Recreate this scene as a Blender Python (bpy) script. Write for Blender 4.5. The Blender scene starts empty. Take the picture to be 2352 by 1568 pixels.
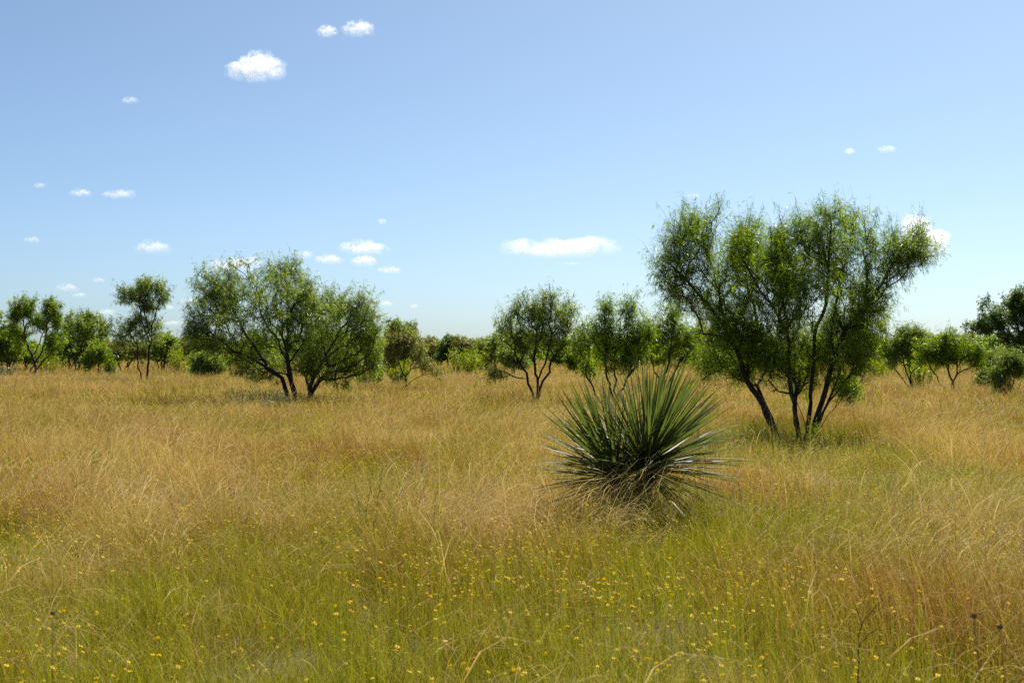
import bpy, math, random
import numpy as np
from mathutils import Vector, Matrix, noise as mnoise

sc = bpy.context.scene
R = math.radians
rng = np.random.default_rng(7)

# ---------------------------------------------------------------- camera, sky, sun, exposure
CAM_H = 1.65
cam = bpy.data.cameras.new('camera')
cam.lens = 50.0
cam.sensor_width = 36.0
cam.clip_start = 0.05
cam.clip_end = 60000.0
cam.dof.use_dof = True
cam.dof.focus_distance = 19.0
cam.dof.aperture_fstop = 6.7
cam_ob = bpy.data.objects.new('camera', cam)
cam_ob.location = (0, 0, CAM_H)
cam_ob.rotation_euler = (R(90) + 0.0104, 0, 0)
sc.collection.objects.link(cam_ob)
sc.camera = cam_ob

SUN_EL, SUN_AZ = R(52), R(26)
world = bpy.data.worlds.new('World')
sc.world = world
world.use_nodes = True
wnt = world.node_tree
sky = wnt.nodes.new('ShaderNodeTexSky')
sky.sky_type = 'NISHITA'
sky.sun_disc = False
sky.sun_elevation = SUN_EL
sky.sun_rotation = SUN_AZ
sky.altitude = 400.0
sky.air_density = 0.52
sky.dust_density = 1.85
sky.ozone_density = 2.4
wb = wnt.nodes.new('ShaderNodeMix')            # white balance of the sky
wb.data_type, wb.blend_type = 'RGBA', 'MULTIPLY'
wb.inputs[0].default_value = 1.0
wb.inputs[7].default_value = (0.85, 1.0, 1.0, 1)
wnt.links.new(sky.outputs[0], wb.inputs[6])
wnt.links.new(wb.outputs[2], wnt.nodes['Background'].inputs[0])
wnt.nodes['Background'].inputs[1].default_value = 0.084

sun = bpy.data.lights.new('sun', 'SUN')
sun.energy = 5.0
sun.angle = R(0.5)
sun.color = (1.0, 0.95, 0.86)
sun_ob = bpy.data.objects.new('sun', sun)
to_sun = Vector((math.sin(SUN_AZ) * math.cos(SUN_EL), math.cos(SUN_AZ) * math.cos(SUN_EL), math.sin(SUN_EL)))
sun_ob.rotation_euler = to_sun.to_track_quat('Z', 'Y').to_euler()
sun_ob.location = (20, 20, 40)
sc.collection.objects.link(sun_ob)

sc.view_settings.view_transform = 'Standard'
sc.view_settings.look = 'None'
sc.view_settings.exposure = 0.8
sc.view_settings.gamma = 1.0
sc.view_settings.use_curve_mapping = False
sc.cycles.max_bounces = 8
sc.cycles.diffuse_bounces = 4
sc.cycles.glossy_bounces = 1
sc.cycles.transmission_bounces = 4
sc.cycles.volume_step_rate = 0.3
sc.cycles.volume_bounces = 7
sc.cycles.use_denoising = False

# ---------------------------------------------------------------- helpers
FPX, CX, HY = 3267.0, 1176.0, 818.0           # lens in pixels of a 2352 px wide picture, centre, horizon


def at(px, py, d):
    """the point at distance d that the picture shows at (px, py)"""
    return np.array([(px - CX) / FPX * d, d, CAM_H + (HY - py) / FPX * d])


def tag(o, label=None, cat=None, group=None, kind=None):
    if label: o['label'] = label
    if cat: o['category'] = cat
    if group: o['group'] = group
    if kind: o['kind'] = kind
    return o


def link(o, parent=None):
    sc.collection.objects.link(o)
    if parent is not None: o.parent = parent
    return o


def empty(name, loc):
    o = bpy.data.objects.new(name, None)
    o.empty_display_size = 0.2
    o.location = [float(v) for v in loc]
    return link(o)


def make_mesh(name, verts, quads=None, tris=None, mats=(), attrs=None, smooth=False, mat_idx=None):
    """attrs: {name: one float per vertex}"""
    me = bpy.data.meshes.new(name)
    verts = np.asarray(verts, dtype=np.float32)
    nq = 0 if quads is None else len(quads)
    nt_ = 0 if tris is None else len(tris)
    me.vertices.add(len(verts))
    me.vertices.foreach_set('co', verts.ravel())
    idx = []
    if nq: idx.append(np.asarray(quads, dtype=np.int32).ravel())
    if nt_: idx.append(np.asarray(tris, dtype=np.int32).ravel())
    idx = np.concatenate(idx) if idx else np.zeros(0, np.int32)
    me.loops.add(len(idx))
    me.loops.foreach_set('vertex_index', idx)
    me.polygons.add(nq + nt_)
    start = np.concatenate([np.arange(nq) * 4, nq * 4 + np.arange(nt_) * 3]).astype(np.int32)
    me.polygons.foreach_set('loop_start', start)
    if smooth:
        me.polygons.foreach_set('use_smooth', np.ones(nq + nt_, dtype=bool))
    for m in mats: me.materials.append(m)
    if mat_idx is not None:
        me.polygons.foreach_set('material_index', np.asarray(mat_idx, dtype=np.int32))
    for k, v in (attrs or {}).items():
        a = me.attributes.new(k, 'FLOAT', 'POINT')
        a.data.foreach_set('value', np.asarray(v, dtype=np.float32))
    me.update(calc_edges=True)
    return me


def norm(v):
    return v / np.maximum(np.linalg.norm(v, axis=-1, keepdims=True), 1e-9)


class NT:
    """tiny node helper"""
    def __init__(self, m):
        m.use_nodes = True
        self.nt = m.node_tree
        self.nt.nodes.clear()

    def n(self, typ, **kw):
        nd = self.nt.nodes.new(typ)
        for k, v in kw.items():
            if k.startswith('i_'):
                nd.inputs[k[2:].replace('_', ' ')].default_value = v
            else:
                setattr(nd, k, v)
        return nd

    def l(self, a, b): self.nt.links.new(a, b)

    def ramp(self, fac, stops):
        r = self.n('ShaderNodeValToRGB')
        e = r.color_ramp.elements
        while len(e) < len(stops): e.new(0.5)
        for k, (p, c) in enumerate(stops):
            e[k].position = p
            e[k].color = (*c, 1)
        if fac is not None: self.l(fac, r.inputs[0])
        return r.outputs[0]

    def mix(self, fac, a, b):
        m = self.n('ShaderNodeMix', data_type='RGBA')
        for s, i in ((fac, 0), (a, 6), (b, 7)):
            if hasattr(s, 'links'): self.l(s, m.inputs[i])
            elif isinstance(s, tuple): m.inputs[i].default_value = (*s, 1)
            else: m.inputs[i].default_value = s
        return m.outputs[2]

    def math(self, op, a, b=0.0, c=0.0, clamp=False):
        m = self.n('ShaderNodeMath', operation=op, use_clamp=clamp)
        for i, s in enumerate((a, b, c)):
            if hasattr(s, 'links'): self.l(s, m.inputs[i])
            else: m.inputs[i].default_value = s
        return m.outputs[0]

    def attr(self, name, typ='GEOMETRY'):
        return self.n('ShaderNodeAttribute', attribute_name=name, attribute_type=typ).outputs['Fac']


def leafy(t, col, trans, rough=0.45, spec=0.35, tcol=None):
    """thin leaf: reflecting face plus light that comes through"""
    p = t.n('ShaderNodeBsdfPrincipled')
    t.l(col, p.inputs['Base Color'])
    p.inputs['Roughness'].default_value = rough
    p.inputs['Specular IOR Level'].default_value = spec
    tr = t.n('ShaderNodeBsdfTranslucent')
    t.l(tcol if tcol is not None else col, tr.inputs['Color'])
    mx = t.n('ShaderNodeMixShader')
    mx.inputs[0].default_value = trans
    t.l(p.outputs[0], mx.inputs[1])
    t.l(tr.outputs[0], mx.inputs[2])
    out = t.n('ShaderNodeOutputMaterial')
    t.l(mx.outputs[0], out.inputs['Surface'])


def leaf_material(name, dark, mid, light, trans=0.56, spec=0.30):
    m = bpy.data.materials.new(name)
    t = NT(m)
    c = t.ramp(t.attr('shade'), [(0.0, dark), (0.5, mid), (1.0, light)])
    hs = t.n('ShaderNodeHueSaturation')
    t.l(c, hs.inputs['Color'])
    hs.inputs['Hue'].default_value = 0.490
    hs.inputs['Saturation'].default_value = 1.12
    hs.inputs['Value'].default_value = 1.8
    leafy(t, c, trans, 0.38, spec, hs.outputs[0])
    return m


M_LEAF = leaf_material('mesquite_leaf', (0.075, 0.135, 0.010), (0.128, 0.208, 0.015), (0.225, 0.300, 0.026))
M_LEAF_GREY = leaf_material('grey_green_leaf', (0.088, 0.138, 0.024), (0.142, 0.200, 0.034), (0.225, 0.280, 0.055), 0.56)
M_LEAF_FRESH = leaf_material('fresh_leaf', (0.090, 0.155, 0.010), (0.150, 0.230, 0.014), (0.245, 0.310, 0.024), 0.45)
M_LEAF_YELLOW = leaf_material('yellowing_leaf', (0.120, 0.135, 0.026), (0.185, 0.195, 0.036), (0.270, 0.260, 0.055), 0.40)
M_LEAF_DARK = leaf_material('dark_leaf', (0.055, 0.100, 0.020), (0.092, 0.150, 0.026), (0.150, 0.205, 0.036), 0.45)
M_BROOM = leaf_material('broom_leaf', (0.120, 0.170, 0.016), (0.180, 0.230, 0.020), (0.240, 0.280, 0.030), 0.45, 0.2)
M_SILVER = leaf_material('silvery_leaf', (0.085, 0.110, 0.050), (0.125, 0.150, 0.070), (0.180, 0.205, 0.105), 0.25, 0.2)


def bark_material(name, a, b):
    m = bpy.data.materials.new(name)
    t = NT(m)
    tc = t.n('ShaderNodeTexCoord')
    mp = t.n('ShaderNodeMapping')
    mp.inputs['Scale'].default_value = (22, 22, 5)
    t.l(tc.outputs['Object'], mp.inputs[0])
    nz = t.n('ShaderNodeTexNoise')
    nz.inputs['Scale'].default_value = 1.5
    nz.inputs['Detail'].default_value = 5
    t.l(mp.outputs[0], nz.inputs['Vector'])
    c = t.ramp(nz.outputs['Fac'], [(0.3, a), (0.7, b)])
    p = t.n('ShaderNodeBsdfPrincipled')
    t.l(c, p.inputs['Base Color'])
    p.inputs['Roughness'].default_value = 0.9
    p.inputs['Specular IOR Level'].default_value = 0.15
    bm = t.n('ShaderNodeBump')
    bm.inputs['Strength'].default_value = 0.8
    bm.inputs['Distance'].default_value = 0.02
    t.l(nz.outputs['Fac'], bm.inputs['Height'])
    t.l(bm.outputs[0], p.inputs['Normal'])
    out = t.n('ShaderNodeOutputMaterial')
    t.l(p.outputs[0], out.inputs['Surface'])
    return m


M_BARK = bark_material('dark_bark', (0.020, 0.014, 0.010), (0.075, 0.055, 0.042))
M_TWIG = bark_material('grey_twig', (0.040, 0.030, 0.022), (0.110, 0.085, 0.065))

# ---------------------------------------------------------------- ground
m = bpy.data.materials.new('dry_soil')
t = NT(m)
tc = t.n('ShaderNodeTexCoord')
n1 = t.n('ShaderNodeTexNoise'); n1.inputs['Scale'].default_value = 0.11; n1.inputs['Detail'].default_value = 6
n2 = t.n('ShaderNodeTexNoise'); n2.inputs['Scale'].default_value = 9.0; n2.inputs['Detail'].default_value = 5
t.l(tc.outputs['Object'], n1.inputs['Vector']); t.l(tc.outputs['Object'], n2.inputs['Vector'])
c1 = t.ramp(n1.outputs['Fac'], [(0.35, (0.085, 0.062, 0.020)), (0.65, (0.12, 0.085, 0.028))])
c2 = t.ramp(n2.outputs['Fac'], [(0.35, (0.05, 0.040, 0.014)), (0.7, (0.13, 0.095, 0.035))])
p = t.n('ShaderNodeBsdfPrincipled'); p.inputs['Roughness'].default_value = 0.95
t.l(t.mix(0.5, c1, c2), p.inputs['Base Color'])
bm = t.n('ShaderNodeBump'); bm.inputs['Strength'].default_value = 0.6; bm.inputs['Distance'].default_value = 0.05
t.l(n2.outputs['Fac'], bm.inputs['Height']); t.l(bm.outputs[0], p.inputs['Normal'])
t.l(p.outputs[0], t.n('ShaderNodeOutputMaterial').inputs['Surface'])
rad = [0.0, 30, 120, 400, 1500, 6000]
gv, gq, gt = [(0, 0, 0)], [], []
NS = 48
for r in rad[1:]:
    for k in range(NS):
        a = 2 * math.pi * k / NS
        gv.append((r * math.cos(a), r * math.sin(a), 0))
for k in range(NS):
    gt.append((0, 1 + k, 1 + (k + 1) % NS))
for j in range(len(rad) - 2):
    o0, o1 = 1 + j * NS, 1 + (j + 1) * NS
    for k in range(NS):
        gq.append((o0 + k, o1 + k, o1 + (k + 1) % NS, o0 + (k + 1) % NS))
ground = link(bpy.data.objects.new('ground', make_mesh('ground', gv, gq, gt, [m])))
tag(ground, kind='structure')


# ---------------------------------------------------------------- trees
def tube_mesh(name, A, B, ra, rb, fa, fb, sides, mat):
    """one ring at A and one at B for each segment; fa, fb: ring axes"""
    n = len(A)

    def ring(P, r, f):
        ref = np.array([0.93, 0.31, 0.2])
        u = norm(np.cross(f, ref))
        v = np.cross(f, u)
        ang = np.arange(sides) / sides * 2 * np.pi
        return P[:, None, :] + r[:, None, None] * (u[:, None, :] * np.cos(ang)[None, :, None] + v[:, None, :] * np.sin(ang)[None, :, None])

    V = np.concatenate([ring(A, ra, fa), ring(B, rb, fb)], axis=1).reshape(-1, 3)
    k = np.arange(sides)
    q = np.stack([k, (k + 1) % sides, sides + (k + 1) % sides, sides + k], axis=1)
    Q = (np.arange(n)[:, None, None] * (2 * sides) + q[None]).reshape(-1, 4)
    return make_mesh(name, V, Q, None, [mat], smooth=True)


def kites(P, D, L, W, rg, droop=0.25):
    """P tips of stalks, D directions, L lengths, W widths -> bent four cornered leaf blades"""
    n = len(P)
    side = norm(np.cross(D, norm(rg.normal(size=(n, 3)) * 0.8 + np.array([0, 0, 1.0]))))
    mid = P + D * (L * 0.5)[:, None]
    tip = P + D * L[:, None] + np.array([0, 0, -1.0]) * (L * droop)[:, None]
    V = np.stack([P, mid + side * W[:, None] * 0.5, tip, mid - side * W[:, None] * 0.5], axis=1)
    return V


def grow(stems, targets, rg, step, alpha=0.35):
    """stems: list of (n,3) polylines. Returns positions, parents, stem ids, ids of the target nodes"""
    pos, par, sid, pl = [], [], [], []
    for s, P in enumerate(stems):
        for k, p in enumerate(P):
            if k == 0:
                j = -1
                if s and pos:                      # a stem that starts on another stem joins it
                    dd = np.linalg.norm(np.array(pos) - p, axis=1)
                    if dd.min() < 0.05: j = int(dd.argmin())
                par.append(j)
                sid.append(sid[j] if j >= 0 else s)
                pl.append(pl[j] if j >= 0 else 0.0)
            else:
                par.append(len(pos) - 1)
                sid.append(sid[-1])
                pl.append(pl[-1] + float(np.linalg.norm(P[k] - P[k - 1])))
            pos.append(np.array(p, dtype=float))
    base_z = min(p[2] for p in pos)
    T = np.array(targets)
    N = np.array(pos)
    PL = np.array(pl)
    ok = N[:, 2] > base_z + 0.25 * (T[:, 2].max() - base_z) * 0.6
    best = np.full(len(T), np.inf)
    who = np.zeros(len(T), dtype=int)

    def relax(ids):
        nonlocal best, who
        X = np.array([pos[i] for i in ids])
        P_ = np.array([pl[i] for i in ids])
        diff = T[:, None, :] - X[None]
        dd = np.linalg.norm(diff, axis=2)
        cost = dd * (1 + 0.6 * np.clip(-diff[:, :, 2] / np.maximum(dd, 1e-6), 0, 1)) + alpha * P_[None]
        b = cost.argmin(axis=1)
        c = cost[np.arange(len(T)), b]
        m_ = c < best
        best = np.where(m_, c, best)
        who = np.where(m_, np.array(ids)[b], who)

    relax([i for i in range(len(pos)) if ok[i]] or list(range(len(pos))))
    done = np.zeros(len(T), dtype=bool)
    tips = []
    for _ in range(len(T)):
        c = np.where(done, np.inf, best)
        i = int(c.argmin())
        done[i] = True
        j = who[i]
        a, b = pos[j], T[i]
        L = float(np.linalg.norm(b - a))
        k = max(1, int(round(L / step)))
        new = []
        # leave along the parent's heading a little, then curve towards the target
        pd = pos[j] - pos[par[j]] if par[j] >= 0 else np.array([0, 0, 1.0])
        pd = pd / max(np.linalg.norm(pd), 1e-6)
        ctrl = a + pd * L * 0.35 + np.array([0, 0, 0.08 * L])
        for q in range(1, k + 1):
            f = q / k
            p = (1 - f) ** 2 * a + 2 * f * (1 - f) * ctrl + f * f * b
            if q < k: p = p + rg.normal(size=3) * 0.07 * step * min(1.0, L)
            pos.append(p)
            par.append(j if q == 1 else len(pos) - 2)
            sid.append(sid[j])
            pl.append(pl[par[-1]] + L / k)
            new.append(len(pos) - 1)
        tips.append(new[-1])
        relax(new)
    return np.array(pos), np.array(par), np.array(sid), np.array(tips)


def crown_targets(lobes, n, rg):
    """lobes: (centre, radii, weight)"""
    # every lobe is a handful of smaller sprays with gaps between them
    sub_c, sub_s, sub_w = [], [], []
    for c, r, w in lobes:
        m_ = int(rg.integers(10, 15))
        d = norm(rg.normal(size=(m_, 3)) + np.array([0, 0, 0.15]))
        f = 0.86 * rg.uniform(0.2, 1.0, m_) ** 0.6
        sub_c += list(np.array(c) + d * f[:, None] * np.array(r))
        k = rg.uniform(0.17, 0.36, m_)
        sub_s += [np.array(r) * q * np.array([0.9, 0.9, 1.55]) for q in k]
        sub_w += list(w / m_ * (k / 0.26) ** 1.5)
    sub_w = np.array(sub_w)
    pick = rg.choice(len(sub_w), size=n, p=sub_w / sub_w.sum())
    g = np.clip(rg.normal(size=(n, 3)), -1.9, 1.9)
    return np.array(sub_c)[pick] + g * np.array(sub_s)[pick] * 0.92


def build_tree(root, stems, lobes, n, rg, leaf_mat, base_r=0.09, step=0.22, shoots=3, shoot_len=(0.2, 0.5), leaves=8,
               leaf_len=(0.07, 0.12), leaf_w=0.014, sides=7, twig_sides=3, twig_r=0.0035, droop=0.5, spiky=0.25, bare=(), bark=None, alpha=0.35):
    T = crown_targets(lobes, n, rg)
    pos, par, sid, tips = grow(stems, T, rg, step, alpha)
    N = len(pos)
    cnt = np.zeros(N)
    cnt[tips] += 1
    for i in range(N - 1, -1, -1):
        if par[i] >= 0: cnt[par[i]] += cnt[i]
    # a heading for every node
    head = np.zeros((N, 3))
    has = par >= 0
    head[has] = norm(pos[has] - pos[par[has]])
    for i in np.nonzero(~has)[0]:
        ch = np.nonzero(par == i)[0]
        head[i] = norm(pos[ch[0]] - pos[i]) if len(ch) else (0, 0, 1)
    stem_n = {s: max(cnt[i] for i in np.nonzero((sid == s) & ~has)[0]) for s in np.unique(sid)}
    big = max(stem_n.values())
    rad_ = twig_r + base_r * np.power(np.maximum(cnt, 0.3) / big, 0.46)
    # the thickest child goes on smoothly, the others set out on their own
    main = np.full(N, -1)
    for i in np.nonzero(has)[0]:
        j = par[i]
        if main[j] < 0 or cnt[i] > cnt[main[j]]: main[j] = i
    seg = np.nonzero(has)[0]
    pa = par[seg]
    cont = main[pa] == seg
    rA = np.where(cont, rad_[pa], np.minimum(rad_[pa], rad_[seg] * 1.3))
    fA = np.where(cont[:, None], head[pa], head[seg])
    bm_ = bark or M_BARK
    for s in np.unique(sid):
        k = sid[seg] == s
        thick = k & (rad_[seg] > twig_r * 3)
        me = tube_mesh('trunk', pos[pa[thick]], pos[seg[thick]], rA[thick], rad_[seg[thick]], fA[thick], head[seg[thick]], sides, bm_)
        if len(me.polygons): link(bpy.data.objects.new('trunk', me), root)
    thin = rad_[seg] <= twig_r * 3
    # shoots on the tips
    tp = np.repeat(tips, shoots)
    ns = len(tp)
    up = rg.random(ns) < spiky
    top = pos[:, 2].max()
    D = norm(head[tp] * 0.7 + rg.normal(size=(ns, 3)) * 0.55 + np.array([0, 0, 0.35]) + up[:, None] * np.array([0, 0, 1.1]))
    L = rg.uniform(shoot_len[0], shoot_len[1], ns) * np.where(up, 1.45, 1.0)
    S0 = pos[tp]
    S1 = S0 + D * L[:, None]
    A = np.concatenate([pos[pa[thin]], S0])
    B = np.concatenate([pos[seg[thin]], S1])
    r1 = np.concatenate([rA[thin], np.full(ns, twig_r * 0.8)])
    r2 = np.concatenate([rad_[seg[thin]], np.full(ns, twig_r * 0.35)])
    f1 = np.concatenate([head[seg[thin]], D])
    if twig_sides:
        tw = link(bpy.data.objects.new('twigs', tube_mesh('twigs', A, B, r1, r2, f1, f1, twig_sides, bm_)), root)
        tag(tw, kind='stuff')
    # leaves: pairs of blades that hang from the shoots and from the thin branches
    nl = leaves
    f = (np.arange(nl)[None] + rg.random((ns, nl))) / nl * 0.95 + 0.03
    P = S0[:, None] + (S1 - S0)[:, None] * f[..., None]
    P = P.reshape(-1, 3)
    DD = np.repeat(D, nl, axis=0)
    grp = np.repeat(np.repeat(rg.normal(0.0, 0.16, len(tips)), shoots), nl)
    keep = rg.random(len(P)) < np.where(np.repeat(up, nl), 0.75, 1.0)
    ts = seg[thin & (cnt[seg] <= 2)]
    ex = np.repeat(ts, max(1, nl // 3))
    P2 = pos[par[ex]] + (pos[ex] - pos[par[ex]]) * rg.random((len(ex), 1))
    P = np.concatenate([P[keep], P2])
    DD = np.concatenate([DD[keep], head[ex]])
    grp = np.concatenate([grp[keep], rg.normal(0, 0.12, len(ex))])
    n_ = len(P)
    out = norm(rg.normal(size=(n_, 3)) * 0.8 + DD * 0.35 + np.array([0, 0, -droop]))
    V = []
    G = []
    for sgn in (-1, 1):
        fan = norm(np.cross(out, rg.normal(size=(n_, 3))))
        d2 = norm(out + fan * 0.35 * sgn)
        LL = rg.uniform(leaf_len[0], leaf_len[1], n_)
        V.append(kites(P + out * 0.015, d2, LL, leaf_w * (0.7 + 0.6 * rg.random(n_)), rg))
        G.append(grp)
    V = np.concatenate(V).reshape(-1, 3)
    G = np.repeat(np.clip(0.48 + np.concatenate(G) * 1.3 + rg.normal(0, 0.22, 2 * n_), 0, 1), 4)
    Q = np.arange(len(V)).reshape(-1, 4)
    cr = link(bpy.data.objects.new('crown', make_mesh('crown', V, Q, None, [leaf_mat], {'shade': G})), root)
    tag(cr, kind='stuff')
    return root


def smooth_line(pts, rg, step=0.16, wob=0.03):
    """resampled Catmull-Rom curve with a little crookedness"""
    P = np.array(pts, dtype=float)
    Pe = np.concatenate([[2 * P[0] - P[1]], P, [2 * P[-1] - P[-2]]])
    out = []
    for i in range(1, len(Pe) - 2):
        L = np.linalg.norm(Pe[i + 1] - Pe[i])
        k = max(1, int(L / step))
        for q in range(k):
            f = q / k
            a, b, c, d = Pe[i - 1], Pe[i], Pe[i + 1], Pe[i + 2]
            out.append(0.5 * ((2 * b) + (c - a) * f + (2 * a - 5 * b + 4 * c - d) * f * f + (3 * b - a - 3 * c + d) * f ** 3))
    out.append(P[-1])
    out = np.array(out)
    w = rg.normal(size=out.shape) * wob
    w = (w + np.roll(w, 1, 0)) / 1.4
    w[0] = 0
    return out + w


def traced_tree(name, label, cat, group, d, base, stems, lobes, n, seed, leaf_mat, wob=0.015, **kw):
    """stems: lists of (px, py, depth offset in m); lobes: (px, py, rx px, ry px, depth offset, weight)"""
    rg = np.random.default_rng(seed)
    b = at(base[0], base[1], d)
    b[2] = 0
    root = tag(empty(name, b), label, cat, group)
    S = []
    for st in stems:
        P = [at(x, y, d) - b + np.array([0, dy, 0]) for x, y, dy in st]
        if len(S) == 0 or st[0][1] >= base[1] - 25:
            k0 = (P[1][2] + 0.05) / max(P[1][2] - P[0][2], 0.05)
            P[0] = P[1] + (P[0] - P[1]) * min(k0, 2.5)
            P[0][2] = -0.05
        S.append(smooth_line(P, rg, wob=wob))
    # a stem that starts on an earlier stem is moved to the nearest point of it
    for i in range(1, len(S)):
        if S[i][0][2] > 0.01:
            allp = np.concatenate(S[:i])
            j = np.linalg.norm((allp - S[i][0]) * np.array([1, 0.3, 1]), axis=1).argmin()
            S[i][0] = allp[j]
    Lb = []
    for x, y, rx, ry, dy, w in lobes:
        c = at(x, y, d) - b + np.array([0, dy, 0])
        sx, sz = rx / FPX * d, ry / FPX * d
        Lb.append((c, (sx, 0.5 * (sx + sz) * 1.05, sz), w))
    return build_tree(root, S, Lb, n, rg, leaf_mat, **kw)


# the tall mesquite behind the yucca
traced_tree('mesquite_tree', 'tall wide mesquite with many dark stems growing behind the yucca', 'tree', 'mesquite trees in the field', 26.0, (1830, 985),
            [[(1773, 978, 0.0), (1752, 930, 0.0), (1722, 872, 0.1), (1692, 800, 0.1), (1652, 732, 0.0), (1600, 680, -0.2), (1548, 618, -0.3)],
             [(1692, 800, 0.1), (1668, 742, 0.3), (1655, 660, 0.5), (1640, 590, 0.6), (1622, 520, 0.6)],
             [(1652, 732, 0.0), (1640, 668, -0.4), (1600, 600, -0.6), (1570, 520, -0.6)],
             [(1780, 980, 0.1), (1764, 930, 0.3), (1750, 885, 0.5), (1776, 850, 0.7), (1770, 790, 0.8), (1752, 700, 1.0), (1735, 610, 1.1), (1728, 540, 1.2)],
             [(1830, 985, -0.1), (1818, 930, -0.2), (1806, 880, -0.3), (1800, 800, -0.5), (1768, 720, -0.7), (1728, 670, -0.8), (1690, 600, -0.8)],
             [(1838, 985, 0.2), (1836, 940, 0.3), (1836, 890, 0.4), (1815, 830, 0.6), (1805, 740, 0.9), (1830, 640, 1.2), (1838, 560, 1.2)],
             [(1852, 990, 0.0), (1862, 950, 0.0), (1860, 900, -0.1), (1862, 830, -0.2), (1865, 770, -0.2), (1885, 700, -0.4), (1890, 600, -0.5), (1892, 520, -0.6)],
             [(1862, 770, -0.2), (1838, 730, -0.8), (1832, 660, -1.0), (1810, 580, -1.1)],
             [(1866, 998, -0.1), (1880, 950, -0.1), (1895, 900, -0.1), (1918, 830, 0.0), (1948, 760, 0.2), (2000, 700, 0.3), (2050, 630, 0.4), (2092, 560, 0.4)],
             [(1918, 830, 0.0), (1930, 760, 0.7), (1960, 690, 1.1), (1975, 600, 1.3), (1970, 520, 1.3)],
             [(1872, 998, 0.2), (1905, 930, 0.3), (1940, 860, 0.5), (1958, 800, 0.8), (1995, 755, 1.0), (2040, 720, 1.2)],
             [(1868, 996, -0.3), (1888, 950, -0.5), (1915, 900, -0.7), (1935, 820, -0.9), (1955, 720, -1.2), (1985, 620, -1.3), (2010, 540, -1.3)],
             [(1692, 800, 0.1), (1650, 772, 0.0), (1610, 765, -0.1), (1575, 768, -0.1)],
             [(1846, 992, -0.2), (1832, 950, -0.4), (1810, 905, -0.5), (1790, 850, -0.7), (1775, 800, -0.9)],
             [(1860, 994, 0.3), (1876, 940, 0.5), (1884, 880, 0.7), (1900, 810, 0.9), (1920, 740, 1.2)],
             [(1870, 998, 0.0), (1896, 945, 0.1), (1930, 890, 0.1), (1962, 850, 0.2), (1990, 815, 0.2)]],
            [(1560, 560, 55, 62, -0.3, 1.0), (1540, 615, 45, 50, -0.3, 0.8), (1622, 530, 42, 58, 0.5, 0.8), (1600, 650, 70, 55, 0.0, 1.1), (1655, 480, 16, 24, 0.3, 0.12), (1785, 565, 36, 46, 0.2, 0.6), (1835, 545, 32, 44, -0.3, 0.5), (2108, 590, 44, 44, 0.2, 0.6), (2125, 560, 26, 30, 0.4, 0.25), (1790, 640, 60, 60, -0.4, 0.9), (1690, 610, 60, 65, -0.6, 1.1), (1732, 560, 40, 55, 1.0, 0.8), (1760, 650, 70, 70, 0.8, 1.2), (1825, 600, 50, 55, 0.9, 0.9), (1700, 715, 80, 50, 0.5, 1.0), (1810, 700, 75, 65, -0.9, 1.3), (1880, 565, 50, 62, -0.5, 1.0), (1892, 512, 26, 28, -0.6, 0.25), (1905, 650, 80, 80, 0.0, 1.5), (1985, 560, 48, 66, 0.4, 0.9), (1982, 495, 22, 32, 1.0, 0.2), (2040, 615, 58, 58, 0.4, 1.0), (2080, 580, 46, 40, 0.4, 0.55), (2000, 700, 68, 50, 0.4, 1.1), (1960, 770, 66, 42, 0.5, 1.44), (1840, 790, 90, 55, 0.3, 2.08), (1725, 800, 48, 50, 0.2, 1.28), (2015, 745, 45, 35, 1.0, 0.45), (1645, 835, 48, 26, 0.6, 0.64), (1590, 700, 50, 30, -0.2, 0.35), (1925, 850, 55, 42, -0.3, 0.8), (1770, 850, 55, 36, -0.4, 0.96), (1850, 860, 55, 34, 0.5, 0.88), (1680, 770, 45, 40, 0.0, 0.96), (1990, 810, 35, 30, 0.2, 0.48), (1715, 865, 30, 24, 0.3, 0.4)],
            2550, 11, M_LEAF, base_r=0.050, shoots=3, leaves=8, leaf_w=0.0092, leaf_len=(0.08, 0.14), step=0.2, spiky=0.24, shoot_len=(0.16, 0.44))

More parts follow.
